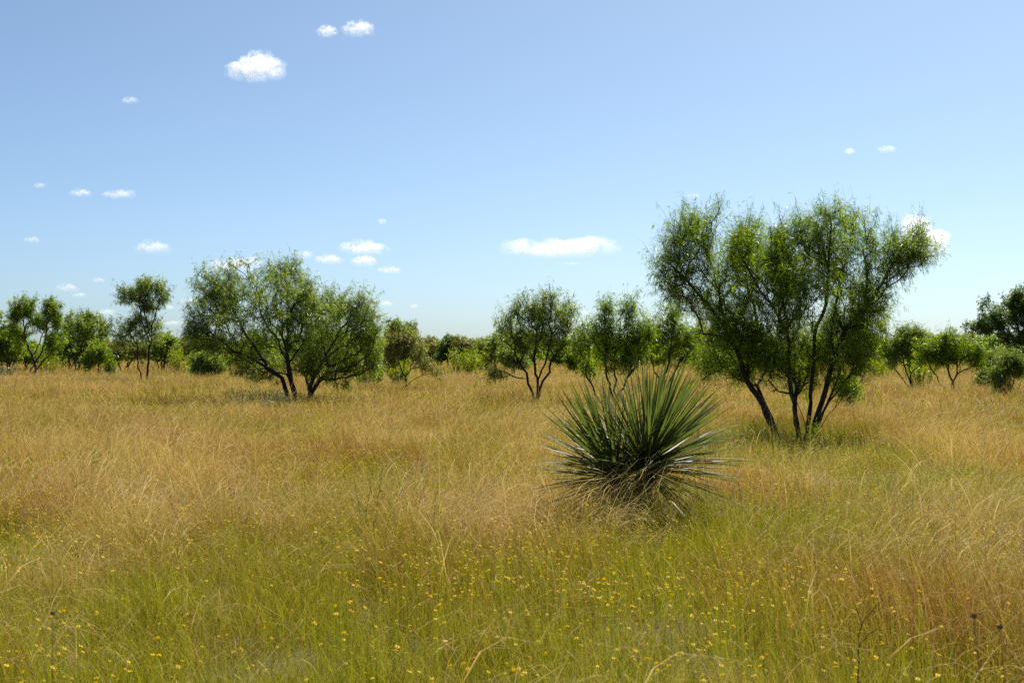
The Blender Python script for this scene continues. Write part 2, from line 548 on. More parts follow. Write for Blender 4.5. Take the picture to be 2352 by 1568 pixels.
# the broad mesquite on the other side
traced_tree('mesquite_tree', 'broad spreading mesquite with crooked dark trunks beside white cloud', 'tree', 'mesquite trees in the field', 47.0, (660, 918),
            [[(660, 918, 0), (652, 880, 0), (620, 845, -0.2), (590, 826, -0.4), (545, 805, -0.6), (500, 775, -0.8), (462, 745, -0.8)],
             [(620, 845, -0.2), (585, 800, 0.2), (550, 750, 0.3), (520, 690, 0.4), (490, 640, 0.4)],
             [(672, 918, 0.3), (664, 870, 0.3), (655, 830, 0.2), (640, 785, 0.1), (612, 752, 0.0), (595, 700, 0.0), (570, 640, 0.0)],
             [(655, 830, 0.2), (655, 760, 0.6), (650, 700, 0.9), (645, 640, 0.9)],
             [(684, 916, -0.3), (672, 860, -0.4), (662, 800, -0.6), (658, 750, -0.7), (680, 700, -0.7), (690, 640, -0.7)],
             [(705, 918, 0.6), (712, 880, 0.6), (715, 835, 0.7), (735, 790, 0.8), (745, 740, 0.9), (760, 690, 1.0)],
             [(710, 920, 0.0), (735, 870, -0.2), (770, 850, -0.4), (812, 840, -0.5), (850, 815, -0.6)],
             [(708, 918, -0.4), (722, 880, -0.7), (760, 810, -1.0), (800, 750, -1.1), (832, 705, -1.0)],
             [(700, 915, 1.2), (690, 870, 1.4), (700, 830, 1.5), (715, 790, 1.6)]],
            [(470, 662, 42, 48, 0.3, 0.8), (500, 701, 60, 55, 0.3, 1.1), (465, 748, 40, 36, -0.7, 0.7), (545, 667, 55, 55, 0.0, 1.0), (560, 736, 75, 60, -0.6, 1.2), (620, 667, 48, 55, 0.6, 1.0), (655, 637, 42, 42, 0.6, 0.7), (690, 675, 42, 50, -0.5, 0.8), (640, 727, 70, 60, -1.0, 1.0), (610, 780, 70, 40, 0.8, 0.9), (530, 800, 70, 35, -0.6, 0.8), (740, 727, 60, 55, 0.9, 1.0), (765, 706, 40, 40, 1.0, 0.7), (800, 744, 55, 55, -0.8, 1.1), (838, 731, 32, 45, -0.8, 0.6), (760, 790, 80, 55, -0.6, 1.4), (500, 800, 45, 28, 0.3, 0.6), (560, 835, 50, 26, 0.5, 0.6), (810, 835, 45, 30, 0.2, 0.6), (740, 850, 40, 24, -0.5, 0.5), (450, 770, 26, 24, -0.3, 0.4), (840, 845, 34, 26, 0.3, 0.6), (780, 865, 36, 20, 0.6, 0.4), (700, 840, 45, 30, 1.2, 0.5), (600, 860, 36, 22, 0.8, 0.35), (860, 810, 24, 36, 0.0, 0.4), (835, 790, 38, 50, -0.6, 0.8), (700, 790, 60, 45, 1.4, 0.9), (570, 850, 30, 18, -0.3, 0.3), (770, 830, 60, 35, 0.6, 0.8), (860, 780, 16, 40, -0.4, 0.3), (705, 701, 42, 46, 0.2, 0.8), (718, 748, 48, 42, 0.5, 0.8), (690, 761, 50, 45, -0.8, 0.7), (640, 850, 40, 22, 1.0, 0.3)],
            1900, 12, M_LEAF_GREY, base_r=0.073, shoots=3, leaves=7, leaf_w=0.0165, leaf_len=(0.11, 0.19), step=0.3, shoot_len=(0.2, 0.48), sides=6, wob=0.025)

MID = dict(shoots=3, leaves=5, leaf_len=(0.14, 0.26), leaf_w=0.025, step=0.35, shoot_len=(0.22, 0.52), sides=5, twig_r=0.005, wob=0.03)
GR = 'mesquite trees in the field'
traced_tree('mesquite_tree', 'open airy mesquite with drooping side branch growing halfway between the two biggest trees', 'tree', GR, 48.0, (1225, 908),
            [[(1222, 908, 0), (1207, 860, 0), (1185, 820, 0.1), (1180, 780, 0.2), (1170, 740, 0.2)],
             [(1207, 872, 0.0), (1175, 862, -0.2), (1150, 850, -0.3), (1128, 858, -0.4)],
             [(1236, 906, 0), (1232, 860, 0), (1230, 800, 0), (1238, 740, 0.1), (1230, 700, 0.1)],
             [(1238, 906, 0.1), (1250, 865, 0.1), (1268, 830, 0.2), (1295, 790, 0.3), (1310, 745, 0.3)],
             [(1236, 880, 0.1), (1256, 820, -0.4), (1264, 760, -0.5), (1262, 710, -0.5)]],
            [(1170, 760, 32, 34, 0.2, 0.8), (1200, 730, 26, 34, 0.0, 0.7), (1232, 735, 34, 36, 0.1, 1.1), (1268, 725, 26, 36, -0.4, 0.9), (1303, 740, 24, 40, 0.3, 0.9),
             (1250, 785, 50, 26, 0.0, 1.0), (1190, 800, 36, 18, 0.1, 0.6), (1132, 858, 32, 13, -0.4, 0.45), (1268, 690, 10, 12, -0.4, 0.12), (1288, 790, 30, 25, 0.2, 0.6)],
            480, 13, M_LEAF_GREY, base_r=0.048, **{**MID, 'leaf_w': 0.019, 'leaf_len': (0.11, 0.20), 'leaves': 5})
traced_tree('mesquite_tree', 'slender two tiered mesquite standing tall between two clumps of trees', 'tree', GR, 80.0, (335, 878),
            [[(328, 876, 0), (318, 840, 0), (315, 800, 0), (300, 770, 0)], [(338, 876, 0), (340, 830, 0), (346, 780, 0.1), (352, 730, 0.1), (362, 700, 0.2), (370, 665, 0.2)],
             [(344, 790, 0.1), (328, 755, 0.3), (318, 710, 0.3), (310, 670, 0.3)], [(346, 780, 0.1), (335, 720, -0.3), (338, 660, -0.3)],
             [(315, 800, 0), (285, 775, -0.2), (262, 760, -0.2), (245, 748, -0.2)], [(340, 872, 0.2), (362, 845, 0.2), (375, 825, 0.2)]],
            [(285, 682, 24, 20, 0.3, 0.7), (320, 672, 34, 26, 0.2, 1.2), (365, 675, 20, 24, 0.2, 0.9), (335, 655, 18, 14, -0.2, 0.4), (345, 705, 32, 16, 0.2, 0.7),
             (295, 775, 32, 26, 0, 1.2), (345, 765, 26, 30, 0.2, 0.9), (318, 740, 28, 22, 0, 0.7), (248, 750, 14, 12, -0.2, 0.2)],
            460, 14, M_LEAF_GREY, base_r=0.062, **{**MID, 'leaf_w': 0.027, 'leaf_len': (0.13, 0.24), 'leaves': 6})
traced_tree('mesquite_tree', 'forked mesquite with rounded yellow green crown at the field edge farthest from the yucca', 'tree', GR, 105.0, (80, 860),
            [[(80, 860, 0), (80, 835, 0), (68, 805, 0), (52, 778, 0.2), (28, 745, 0.3), (12, 725, 0.3)], [(56, 785, 0.1), (58, 745, -0.3), (55, 715, -0.3)],
             [(80, 835, 0), (98, 800, 0.1), (104, 765, 0.1), (112, 720, 0.2)], [(75, 820, 0), (84, 790, 0.5), (92, 765, 0.6)], [(84, 848, 0), (105, 822, 0), (120, 810, 0)]],
            [(18, 735, 26, 22, 0.3, 0.8), (52, 712, 26, 26, 0, 1.2), (112, 715, 24, 26, 0.2, 1.1), (130, 735, 14, 22, 0, 0.5), (95, 745, 30, 16, 0.3, 0.6), (35, 770, 30, 16, 0.2, 0.5), (125, 785, 24, 26, 0, 0.7)],
            480, 15, M_LEAF_FRESH, base_r=0.084, **{**MID, 'leaf_w': 0.036, 'leaf_len': (0.15, 0.28), 'leaves': 7})
traced_tree('mesquite_tree', 'bushy mesquite with thin stems growing just behind the yucca leaves', 'tree', GR, 45.0, (1412, 912),
            [[(1408, 912, 0), (1398, 870, 0), (1390, 830, 0), (1388, 770, 0.1)], [(1416, 914, 0), (1410, 860, 0.2), (1420, 800, 0.3), (1425, 745, 0.3)],
             [(1420, 910, 0), (1440, 870, 0), (1462, 835, 0), (1480, 790, 0.1)], [(1366, 888, 0.8), (1350, 860, 0.8), (1356, 820, 0.8), (1360, 780, 0.8)]],
            [(1345, 790, 24, 34, 0.8, 0.8), (1390, 775, 34, 44, 0.1, 1.3), (1390, 718, 14, 20, 0, 0.35), (1440, 780, 40, 40, 0.2, 1.3), (1446, 720, 18, 26, 0.3, 0.5),
             (1420, 830, 40, 28, 0.1, 0.9), (1475, 770, 26, 36, 0.1, 0.8), (1360, 850, 18, 18, 0.8, 0.3)],
            500, 16, M_LEAF, base_r=0.031, **{**MID, 'leaf_w': 0.019, 'leaf_len': (0.11, 0.20), 'leaves': 5})
traced_tree('mesquite_tree', 'leafy mesquite filling the gap between the yucca tips and the tall mesquite', 'tree', GR, 62.0, (1530, 880),
            [[(1528, 880, 0), (1532, 840, 0), (1540, 800, 0), (1545, 750, 0)], [(1535, 880, 0), (1560, 835, 0), (1590, 800, 0.2)], [(1522, 880, 0.3), (1500, 830, 0.3), (1505, 780, 0.3)]],
            [(1500, 770, 26, 34, 0.3, 0.9), (1540, 760, 34, 40, 0, 1.2), (1545, 722, 20, 20, 0, 0.4), (1580, 790, 34, 30, 0.1, 0.9), (1520, 815, 40, 26, 0.2, 0.8), (1610, 815, 26, 24, 0.3, 0.5)],
            420, 17, M_LEAF, base_r=0.042, **{**MID, 'leaves': 4})
traced_tree('mesquite_tree', 'dense dark mesquite with long lifted limb, cut by the picture edge beyond the tall mesquite', 'tree', GR, 95.0, (2375, 870),
            [[(2375, 870, 0), (2362, 830, 0), (2340, 800, 0), (2300, 775, -0.3), (2255, 755, -0.4)], [(2362, 830, 0), (2345, 770, 0.3), (2335, 720, 0.3)], [(2375, 850, 0), (2390, 780, 0.2), (2385, 710, 0.2)],
             [(2340, 800, 0), (2310, 740, 0.1), (2290, 715, 0.1)]],
            [(2248, 755, 30, 14, -0.4, 0.5), (2290, 735, 34, 30, 0, 1.0), (2330, 730, 34, 40, 0.3, 1.2), (2345, 690, 26, 26, 0.2, 0.8), (2380, 720, 40, 46, 0.2, 1.4), (2350, 780, 45, 28, 0, 1.2),
             (2410, 770, 40, 40, 0, 1.0), (2262, 705, 10, 18, 0, 0.1)],
            760, 18, M_LEAF_DARK, base_r=0.112, **{**MID, 'leaf_w': 0.042, 'leaf_len': (0.14, 0.27), 'leaves': 8})
traced_tree('mesquite_tree', 'small pale mesquite on one thin forked trunk next to the broad mesquite', 'tree', GR, 62.0, (933, 898),
            [[(933, 898, 0), (931, 870, 0), (920, 845, 0), (915, 810, 0), (912, 785, 0)], [(931, 872, 0), (946, 840, 0.1), (955, 815, 0.1)],
             [(933, 885, 0), (955, 868, -0.1), (985, 857, -0.1), (1005, 856, -0.1)], [(925, 858, 0.0), (932, 820, 0.3), (930, 790, 0.3)]],
            [(905, 800, 28, 26, 0, 1.0), (930, 785, 24, 20, 0.2, 0.8), (955, 810, 30, 22, 0.1, 0.9), (975, 845, 26, 12, 0, 0.35), (1005, 862, 16, 10, -0.1, 0.12), (895, 830, 18, 14, 0, 0.3)],
            280, 19, M_LEAF_YELLOW, base_r=0.028, **{**MID, 'leaf_w': 0.026, 'leaf_len': (0.10, 0.19), 'leaves': 4})
traced_tree('mesquite_tree', 'low mesquite on two wide spreading dark stems in the tan grass beyond the tall mesquite', 'tree', GR, 60.0, (2185, 893),
            [[(2182, 893, 0), (2160, 880, 0), (2140, 845, 0), (2128, 815, 0)], [(2186, 893, 0), (2192, 870, 0), (2205, 855, 0), (2235, 840, 0), (2255, 820, 0)],
             [(2190, 878, 0.1), (2182, 845, 0.3), (2190, 810, 0.4), (2192, 780, 0.4)], [(2200, 862, 0), (2215, 830, 0.4), (2225, 800, 0.4)]],
            [(2130, 810, 26, 22, 0, 0.9), (2165, 800, 30, 26, 0.2, 1.1), (2190, 780, 22, 16, 0.3, 0.5), (2215, 810, 34, 26, 0.3, 1.1), (2250, 820, 26, 24, 0, 0.8), (2180, 830, 34, 14, 0.2, 0.6)],
            380, 20, M_LEAF, base_r=0.034, **{**MID, 'leaf_w': 0.022, 'leaf_len': (0.11, 0.21), 'leaves': 6})
traced_tree('mesquite_tree', 'bushy mesquite on a fan of thin stems just beyond the tall mesquite', 'tree', GR, 64.0, (2090, 890),
            [[(2088, 890, 0), (2072, 870, 0), (2055, 845, 0)], [(2092, 890, 0), (2086, 860, 0.1), (2075, 825, 0.2), (2070, 790, 0.2)], [(2096, 890, 0), (2095, 850, 0.3), (2100, 810, 0.3), (2110, 780, 0.3)]],
            [(2045, 810, 28, 30, 0, 1.0), (2075, 790, 28, 28, 0.2, 1.1), (2105, 780, 24, 22, 0.3, 0.8), (2070, 830, 36, 20, 0.1, 0.8), (2030, 760, 16, 16, 0.1, 0.3), (2115, 815, 24, 22, 0.3, 0.7)],
            360, 21, M_LEAF_GREY, base_r=0.028, **{**MID, 'leaf_w': 0.023, 'leaf_len': (0.11, 0.21), 'leaves': 6})
traced_tree('mesquite_sapling', 'knee high mesquite bush with open twiggy stems under the tree cut by the picture edge', 'bush', 'bushes in the field', 53.0, (2318, 908),
            [[(2316, 908, 0), (2300, 890, 0), (2285, 876, 0)], [(2320, 908, 0), (2322, 880, 0), (2330, 855, 0)], [(2318, 898, 0), (2308, 868, 0.2), (2300, 846, 0.2)]],
            [(2290, 865, 22, 16, 0, 0.8), (2318, 845, 26, 20, 0.1, 1.1), (2345, 855, 22, 20, 0, 0.9), (2300, 888, 24, 10, 0, 0.4), (2335, 825, 20, 12, 0.1, 0.5)],
            300, 22, M_LEAF_GREY, base_r=0.017, **{**MID, 'leaf_w': 0.016, 'leaf_len': (0.09, 0.17), 'leaves': 6, 'twig_r': 0.004})


def auto_tree(name, label, cat, group, d, bx, xl, xr, yt, yb, n, seed, leaf_mat, nstem=3, lobes=8, base_r=0.056, **kw):
    """vase-shaped crown between the given picture bounds"""
    rg = np.random.default_rng(seed)
    cx, hw, h = (xl + xr) / 2, (xr - xl) / 2, (yb - yt)
    L = []
    for i in range(lobes):
        f = (i + 0.5) / lobes
        hh = 0.15 + 0.75 * rg.random()
        sx = hw * (0.25 + 0.22 * rg.random())
        x = cx + (2 * f - 1) * (hw - sx) * (0.55 + 0.45 * math.sin(math.pi * min(hh * 0.9 + 0.1, 1)))
        arch = 0.28 * ((x - cx) / hw) ** 2
        y = yt + h * min(0.9, arch + 0.16 + 0.62 * (1 - hh))
        sy = h * (0.15 + 0.12 * rg.random())
        L.append((x, y, sx, sy, rg.uniform(-0.8, 0.8) * hw / FPX * d, sx * sy))
    S = []
    base_y = HY + CAM_H * FPX / d
    for i in range(nstem):
        lb = L[int((i + 0.5) / nstem * lobes)]
        x1 = lb[0]
        j = rg.uniform(-1, 1, 4)
        S.append([(bx + (i - (nstem - 1) / 2) * hw * 0.06, base_y, 0), (bx + (x1 - bx) * 0.25 + j[0] * hw * 0.06, base_y + (yb - base_y) * 0.8, lb[4] * 0.2),
                  (bx + (x1 - bx) * 0.55 + j[1] * hw * 0.08, (yb * 0.6 + lb[1] * 0.4), lb[4] * 0.5), (x1, lb[1], lb[4])])
    return traced_tree(name, label, cat, group, d, (bx, base_y), S, L, n, seed, leaf_mat, base_r=base_r, **kw)


FAR = {**MID, 'leaf_w': 0.044, 'leaf_len': (0.15, 0.29), 'leaves': 7, 'step': 0.5, 'twig_r': 0.008}
BUSH = 'bushes in the field'
auto_tree('mesquite_tree', 'dark stemmed mesquite between the forked tree and the slender two tiered one', 'tree', GR, 135, 178, 132, 246, 716, 820, 420, 31, M_LEAF_GREY, nstem=3, base_r=0.095, **FAR)
auto_tree('mesquite_bush', 'rounded green bush at the foot of the slender two tiered mesquite', 'bush', BUSH, 100, 228, 190, 268, 785, 862, 260, 32, M_LEAF_FRESH, nstem=3, base_r=0.034, **{**FAR, 'leaf_w': 0.04})
auto_tree('mesquite_tree', 'compact bright green round tree behind the slender mesquite, nearer the broad one', 'tree', GR, 135, 374, 347, 414, 768, 828, 300, 33, M_LEAF_FRESH, nstem=3, base_r=0.056, **FAR)
auto_tree('mesquite_tree', 'low leafy tree behind the forked tree, cut by the picture edge', 'tree', GR, 128, 22, -45, 72, 738, 842, 420, 34, M_LEAF_FRESH, nstem=4, base_r=0.067, **FAR)
auto_tree('mesquite_tree', 'rounded greyish tree peeping out right behind the broad mesquite', 'tree', GR, 105, 905, 862, 982, 738, 850, 460, 35, M_LEAF_GREY, nstem=3, base_r=0.067, **FAR)
auto_tree('dense_tree', 'dense dark green tree with knobbly top on the skyline in the wide gap between trees', 'tree', GR, 190, 1036, 994, 1072, 764, 842, 380, 36, M_LEAF_DARK, nstem=3, base_r=0.112, **{**FAR, 'leaf_w': 0.09})
auto_tree('mesquite_tree', 'olive green tree on the skyline beside the open airy mesquite', 'tree', GR, 130, 1114, 1074, 1164, 762, 848, 380, 37, M_LEAF_GREY, nstem=4, base_r=0.073, **FAR)
auto_tree('mesquite_tree', 'yellowing tree showing through under the lowest limb of the tall mesquite', 'tree', GR, 150, 1622, 1575, 1675, 735, 835, 400, 38, M_LEAF_YELLOW, nstem=4, base_r=0.084, **FAR)
auto_tree('mesquite_tree', 'shaded mesquite seen through the stems of the tall mesquite', 'tree', GR, 90, 1700, 1625, 1790, 770, 858, 420, 39, M_LEAF, nstem=4, base_r=0.056, **FAR)
auto_tree('mesquite_tree', 'feathery mesquite half hidden behind the outer limbs of the tall mesquite', 'tree', GR, 95, 1965, 1910, 2040, 742, 860, 440, 40, M_LEAF, nstem=4, base_r=0.056, **FAR)
auto_tree('mesquite_bush', 'small grey green bush behind the drooping branch of the open airy mesquite', 'bush', BUSH, 100, 1180, 1135, 1215, 800, 850, 240, 41, M_LEAF_GREY, nstem=3, base_r=0.028, **FAR)
auto_tree('mesquite_bush', 'low bush between the open airy mesquite and the bushy one by the yucca', 'bush', BUSH, 105, 1325, 1295, 1365, 795, 855, 260, 42, M_LEAF, nstem=3, base_r=0.028, **FAR)
auto_tree('mesquite_bush', 'round low bush between the two low mesquites and the dark tree at the edge', 'bush', BUSH, 85, 2285, 2250, 2330, 800, 862, 420, 43, M_LEAF_GREY, nstem=4, base_r=0.028, **{**FAR, 'leaf_w': 0.03, 'leaf_len': (0.11, 0.22)})
auto_tree('mesquite_bush', 'low grey bush in front of the broad mesquite trunk gap, on the field edge side', 'bush', BUSH, 90, 480, 430, 530, 815, 862, 240, 44, M_LEAF_GREY, nstem=4, base_r=0.022, **FAR)
auto_tree('mesquite_sapling', 'tiny dark bush in the tan grass beside the knee high twiggy bush', 'bush', BUSH, 62, 2268, 2255, 2284, 862, 884, 70, 45, M_LEAF_DARK, nstem=2, base_r=0.008, **{**FAR, 'leaf_w': 0.035, 'leaf_len': (0.1, 0.18)})
auto_tree('mesquite_sapling', 'small feathery sapling close to the rightmost stems of the tall mesquite', 'bush', BUSH, 34, 1948, 1915, 1975, 865, 930, 90, 46, M_LEAF, nstem=4, base_r=0.008, **{**FAR, 'leaf_w': 0.018, 'leaf_len': (0.06, 0.13), 'twig_r': 0.003, 'shoot_len': (0.15, 0.4)})

# the treeline far behind: a few trees built once, copied with their parts
protos = []
for k in range(6):
    mat = (M_LEAF, M_LEAF_FRESH, M_LEAF_GREY, M_LEAF_FRESH, M_LEAF_YELLOW, M_LEAF)[k]
    wpx = (150, 190, 120, 170, 210, 140)[k]
    r = auto_tree('treeline_tree', 'green tree in the dense treeline far behind the field', 'tree', 'trees of the far treeline', 100, 1176, 1176 - wpx / 2, 1176 + wpx / 2,
                  (690, 700, 680, 715, 705, 720)[k], 850, 300, 60 + k, mat, nstem=3, lobes=9, base_r=0.073, **{**FAR, 'leaf_w': 0.060, 'leaf_len': (0.2, 0.38), 'leaves': 8})
    protos.append(r)


def copy_tree(o, parent=None):
    c = o.copy()
    sc.collection.objects.link(c)
    if parent is not None: c.parent = parent
    for ch in list(o.children): copy_tree(ch, c)
    return c


rf = np.random.default_rng(5)
spots = []
for row, (d0, d1, nrow) in enumerate(((128, 165, 38), (170, 220, 40), (225, 300, 40))):
    for i in range(nrow):
        d = rf.uniform(d0, d1)
        px = -330 + (i + rf.uniform(0.1, 0.9)) / nrow * 3010
        if row == 0 and 960 < px < 1020: continue
        spots.append((px, d, rf.uniform(0.85, 1.15)))
used = set()
for i, (px, d, s) in enumerate(spots):
    k = int(rf.integers(0, 6))
    o = protos[k] if k not in used else copy_tree(protos[k])
    used.add(k)
    P = at(px, 0, d)
    hgt = (50, 48, 40)[0 if d < 167 else 1 if d < 222 else 2] * s           # picture height above the horizon at most
    top_now = CAM_H + 120 / FPX * 100
    want = CAM_H + hgt / FPX * d
    want = min(want, 6.2)
    f = want / top_now
    o.location = (P[0], d, 0)
    o.scale = (f * rf.uniform(1.3, 1.8), f * 1.3, f)
    o.rotation_euler = (0, 0, rf.uniform(0, 6.28))
for k in range(6):
    if k not in used: protos[k].location = at(300 + 200 * k, 0, 300) * np.array([1, 1, 0])

rg = np.random.default_rng(77)
nb = 620
wy = rg.uniform(330, 430, nb)
wx = rg.uniform(-0.52, 0.52, nb) * wy
wr = rg.uniform(1.4, 3.4, nb)
wh = rg.uniform(2.6, 5.6, nb)
kk = np.repeat(np.arange(nb), 90)
d3 = norm(rg.normal(size=(len(kk), 3)))
P = np.stack([wx[kk] + d3[:, 0] * wr[kk], wy[kk] + d3[:, 1] * wr[kk], wh[kk] * (0.5 + 0.5 * d3[:, 2])], 1)
V = kites(P, norm(rg.normal(size=P.shape)), rg.uniform(0.5, 0.95, len(kk)), np.full(len(kk), 0.24), rg).reshape(-1, 3)
woods = link(bpy.data.objects.new('distant_woods', make_mesh('distant_woods', V, np.arange(len(V)).reshape(-1, 4), None, [M_LEAF_DARK],
             {'shade': np.repeat(np.clip(0.5 + rg.normal(0, 0.2, len(kk)), 0, 1), 4)})))
tag(woods, 'low dark woods closing the horizon behind the treeline', kind='stuff')

# ---------------------------------------------------------------- plants that rise in upright shoots
def upright_plant(name, label, cat, group, loc, n, h, spread, seed, mat, leaf_n=16, leaf_l=0.05, leaf_w=0.012, stem_r=0.004, stem_mat=None, splay=0.3, up=0.9):
    rg = np.random.default_rng(seed)
    root = tag(empty(name, loc), label, cat, group)
    az = rg.random(n) * 2 * np.pi
    b = np.stack([np.cos(az), np.sin(az), np.zeros(n)], 1) * (rg.random(n) * spread * 0.4)[:, None]
    D = norm(np.stack([np.cos(az) * splay * rg.random(n), np.sin(az) * splay * rg.random(n), np.ones(n)], 1) + rg.normal(size=(n, 3)) * 0.06)
    L = h * rg.uniform(0.6, 1.0, n)
    mid = b + D * (L * 0.5)[:, None] + rg.normal(size=(n, 3)) * 0.02 * h
    tip = b + D * L[:, None] + np.stack([np.cos(az), np.sin(az), np.zeros(n)], 1) * (L * 0.06)[:, None]
    b[:, 2] = -0.03
    A = np.concatenate([b, mid]); B = np.concatenate([mid, tip])
    f = norm(B - A)
    link(bpy.data.objects.new('stem', tube_mesh('stem', A, B, np.full(2 * n, stem_r), np.concatenate([np.full(n, stem_r), np.full(n, stem_r * 0.4)]), f, f, 4, stem_mat or M_TWIG)), root)
    u = rg.uniform(0.15, 1.0, (n, leaf_n))
    P = np.where((u < 0.5)[..., None], b[:, None] + (mid - b)[:, None] * (2 * u)[..., None], mid[:, None] + (tip - mid)[:, None] * (2 * u - 1)[..., None]).reshape(-1, 3)
    k = len(P)
    d2 = norm(rg.normal(size=(k, 3)) * 0.6 + np.repeat(D, leaf_n, 0) * up)
    V = kites(P, d2, rg.uniform(0.6, 1.2, k) * leaf_l, np.full(k, leaf_w), rg, 0.05).reshape(-1, 3)
    G = np.repeat(np.clip(0.5 + rg.normal(0, 0.25, k), 0, 1), 4)
    fo = link(bpy.data.objects.new('foliage', make_mesh('foliage', V, np.arange(len(V)).reshape(-1, 4), None, [mat], {'shade': G})), root)
    tag(fo, kind='stuff')
    return root


def gpos(px, d): return (float((px - CX) / FPX * d), float(d), 0.0)


BR = 'bright broom shrubs at the foot of the trees'
for i, (px, d, h, w, lab) in enumerate((
        (1056, 118, 2.5, 1.6, 'bright yellow green broom shrub under the olive skyline tree, furthest from the yucca'),
        (1076, 114, 2.3, 1.5, 'bright yellow green broom shrub, second in the row under the skyline trees'),
        (1094, 118, 2.6, 1.5, 'bright yellow green broom shrub, tallest of the row under the skyline trees'),
        (1350, 100, 2.2, 0.9, 'narrow lime green broom shrub left of the bushy mesquite by the yucca'),
        (404, 120, 2.6, 1.1, 'bright broom shrub between the round tree and the broad mesquite'),
        (448, 112, 1.9, 2.0, 'low lime green broom shrub at the outer edge of the broad mesquite'),
        (110, 122, 2.5, 2.2, 'yellow green broom shrub behind the trunk of the forked tree'),
        (918, 72, 1.5, 0.8, 'small lime green broom shrub by the small pale mesquite'),
        (2112, 70, 2.1, 1.6, 'yellow green broom shrub between the two low mesquites beyond the tall one'),
        (2020, 90, 1.7, 2.2, 'lime green broom shrub beside the outer stems of the tall mesquite'),
        (845, 70, 1.4, 1.6, 'lime green shrub under the outer branches of the broad mesquite'))):
    upright_plant('broom_shrub', lab, 'shrub', BR, gpos(px, d), 46, h, w, 80 + i, M_BROOM, 26, 0.22, 0.05, 0.008, splay=0.4)

# ---------------------------------------------------------------- the yucca
m = bpy.data.materials.new('yucca_leaf')
t = NT(m)
oi = t.n('ShaderNodeObjectInfo')
tc = t.n('ShaderNodeTexCoord')
c = t.ramp(oi.outputs['Random'], [(0.0, (0.028, 0.035, 0.015)), (0.45, (0.042, 0.053, 0.016)), (0.8, (0.068, 0.088, 0.017)), (1.0, (0.15, 0.13, 0.025))])
sp = t.n('ShaderNodeSeparateXYZ'); t.l(tc.outputs['Object'], sp.inputs[0])
wv = t.n('ShaderNodeTexNoise'); wv.inputs['Scale'].default_value = 1.0; wv.inputs['Detail'].default_value = 3
mp = t.n('ShaderNodeMapping'); mp.inputs['Scale'].default_value = (420, 6, 60); t.l(tc.outputs['Object'], mp.inputs[0]); t.l(mp.outputs[0], wv.inputs['Vector'])
c = t.mix(t.math('MULTIPLY', t.ramp(wv.outputs['Fac'], [(0.45, (0, 0, 0)), (0.7, (1, 1, 1))]), 0.25), c, (0.13, 0.15, 0.06))
# dry brown tip; pale horny margin of the leaf, painted paler as if sunlit
c = t.mix(t.math('MULTIPLY_ADD', sp.outputs[1], 16.0, -14.9, True), c, (0.09, 0.05, 0.03))
c = t.mix(t.math('MULTIPLY', t.attr('shade'), 0.4), c, (0.23, 0.22, 0.11))
p = t.n('ShaderNodeBsdfPrincipled')
t.l(c, p.inputs['Base Color'])
p.inputs['Roughness'].default_value = 0.48
p.inputs['Specular IOR Level'].default_value = 0.24
tr = t.n('ShaderNodeBsdfTranslucent'); t.l(t.mix(0.6, c, (0.20, 0.30, 0.02)), tr.inputs['Color'])
mx = t.n('ShaderNodeMixShader'); mx.inputs[0].default_value = 0.28
t.l(p.outputs[0], mx.inputs[1]); t.l(tr.outputs[0], mx.inputs[2])
t.l(mx.outputs[0], t.n('ShaderNodeOutputMaterial').inputs['Surface'])
M_YUC = m
m = bpy.data.materials.new('dead_leaf')
t = NT(m)
oi = t.n('ShaderNodeObjectInfo')
leafy(t, t.ramp(oi.outputs['Random'], [(0, (0.10, 0.06, 0.03)), (0.6, (0.22, 0.14, 0.07)), (1, (0.34, 0.25, 0.14))]), 0.15, 0.6, 0.3)
M_DEAD = m


def dagger_mesh(name, seed, mat, bend=0.05, width=0.036, twist=0.0):
    """stiff leaf of length 1 along +Y with a V-shaped channel; upper face +Z"""
    rg = random.Random(seed)
    ts = [0.0, 0.08, 0.22, 0.42, 0.62, 0.8, 0.93, 1.0]
    ws = [0.85, 0.8, 0.86, 1.0, 0.92, 0.62, 0.26, 0.03]
    V, Q, sh = [], [], []
    kx = rg.uniform(-0.02, 0.02)
    for tt, w in zip(ts, ws):
        w *= width / 2
        zc = -bend * tt * tt
        a = twist * tt
        for s in (-1, 0, 1):
            x, z = s * w, (0.42 * w if s else -0.1 * w)
            V.append((x * math.cos(a) - z * math.sin(a) + kx * tt * tt, tt, zc + x * math.sin(a) + z * math.cos(a)))
            sh.append(1.0 if s else 0.0)
    for k in range(len(ts) - 1):
        for j in (0, 1):
            o = k * 3 + j
            Q.append((o, o + 1, o + 4, o + 3))
    return make_mesh(name, V, Q, None, [mat], {'shade': sh}, smooth=False)


leaf_meshes = [dagger_mesh('leaf', k, M_YUC, bend=(0.02, 0.06, -0.03, 0.14, 0.04, 0.0)[k], width=(0.028, 0.031, 0.026, 0.030, 0.032, 0.024)[k], twist=(0.1, -0.15, 0.2, 0.0, -0.1, 0.3)[k]) for k in range(6)]
dead_meshes = [dagger_mesh('dead_leaf', 20 + k, M_DEAD, bend=(0.5, 0.8, 0.3)[k], width=0.034, twist=(0.8, -1.1, 0.5)[k]) for k in range(3)]
YD = 13.0
yb = np.array(gpos(1452, YD))
yucca = tag(empty('yucca', yb), 'large spiky yucca with two heads of stiff dagger leaves in the grass', 'yucca')
ry = np.random.default_rng(3)


def leaf_matrix(o, d, up, L, wscale=1.0):
    d = Vector(d).normalized(); up = Vector(up)
    x = d.cross(up).normalized()
    z = x.cross(d)
    M = Matrix((x, d, z)).transposed().to_4x4()
    return Matrix.Translation(Vector(o)) @ M @ Matrix.Diagonal((L * wscale, L, L * wscale, 1))


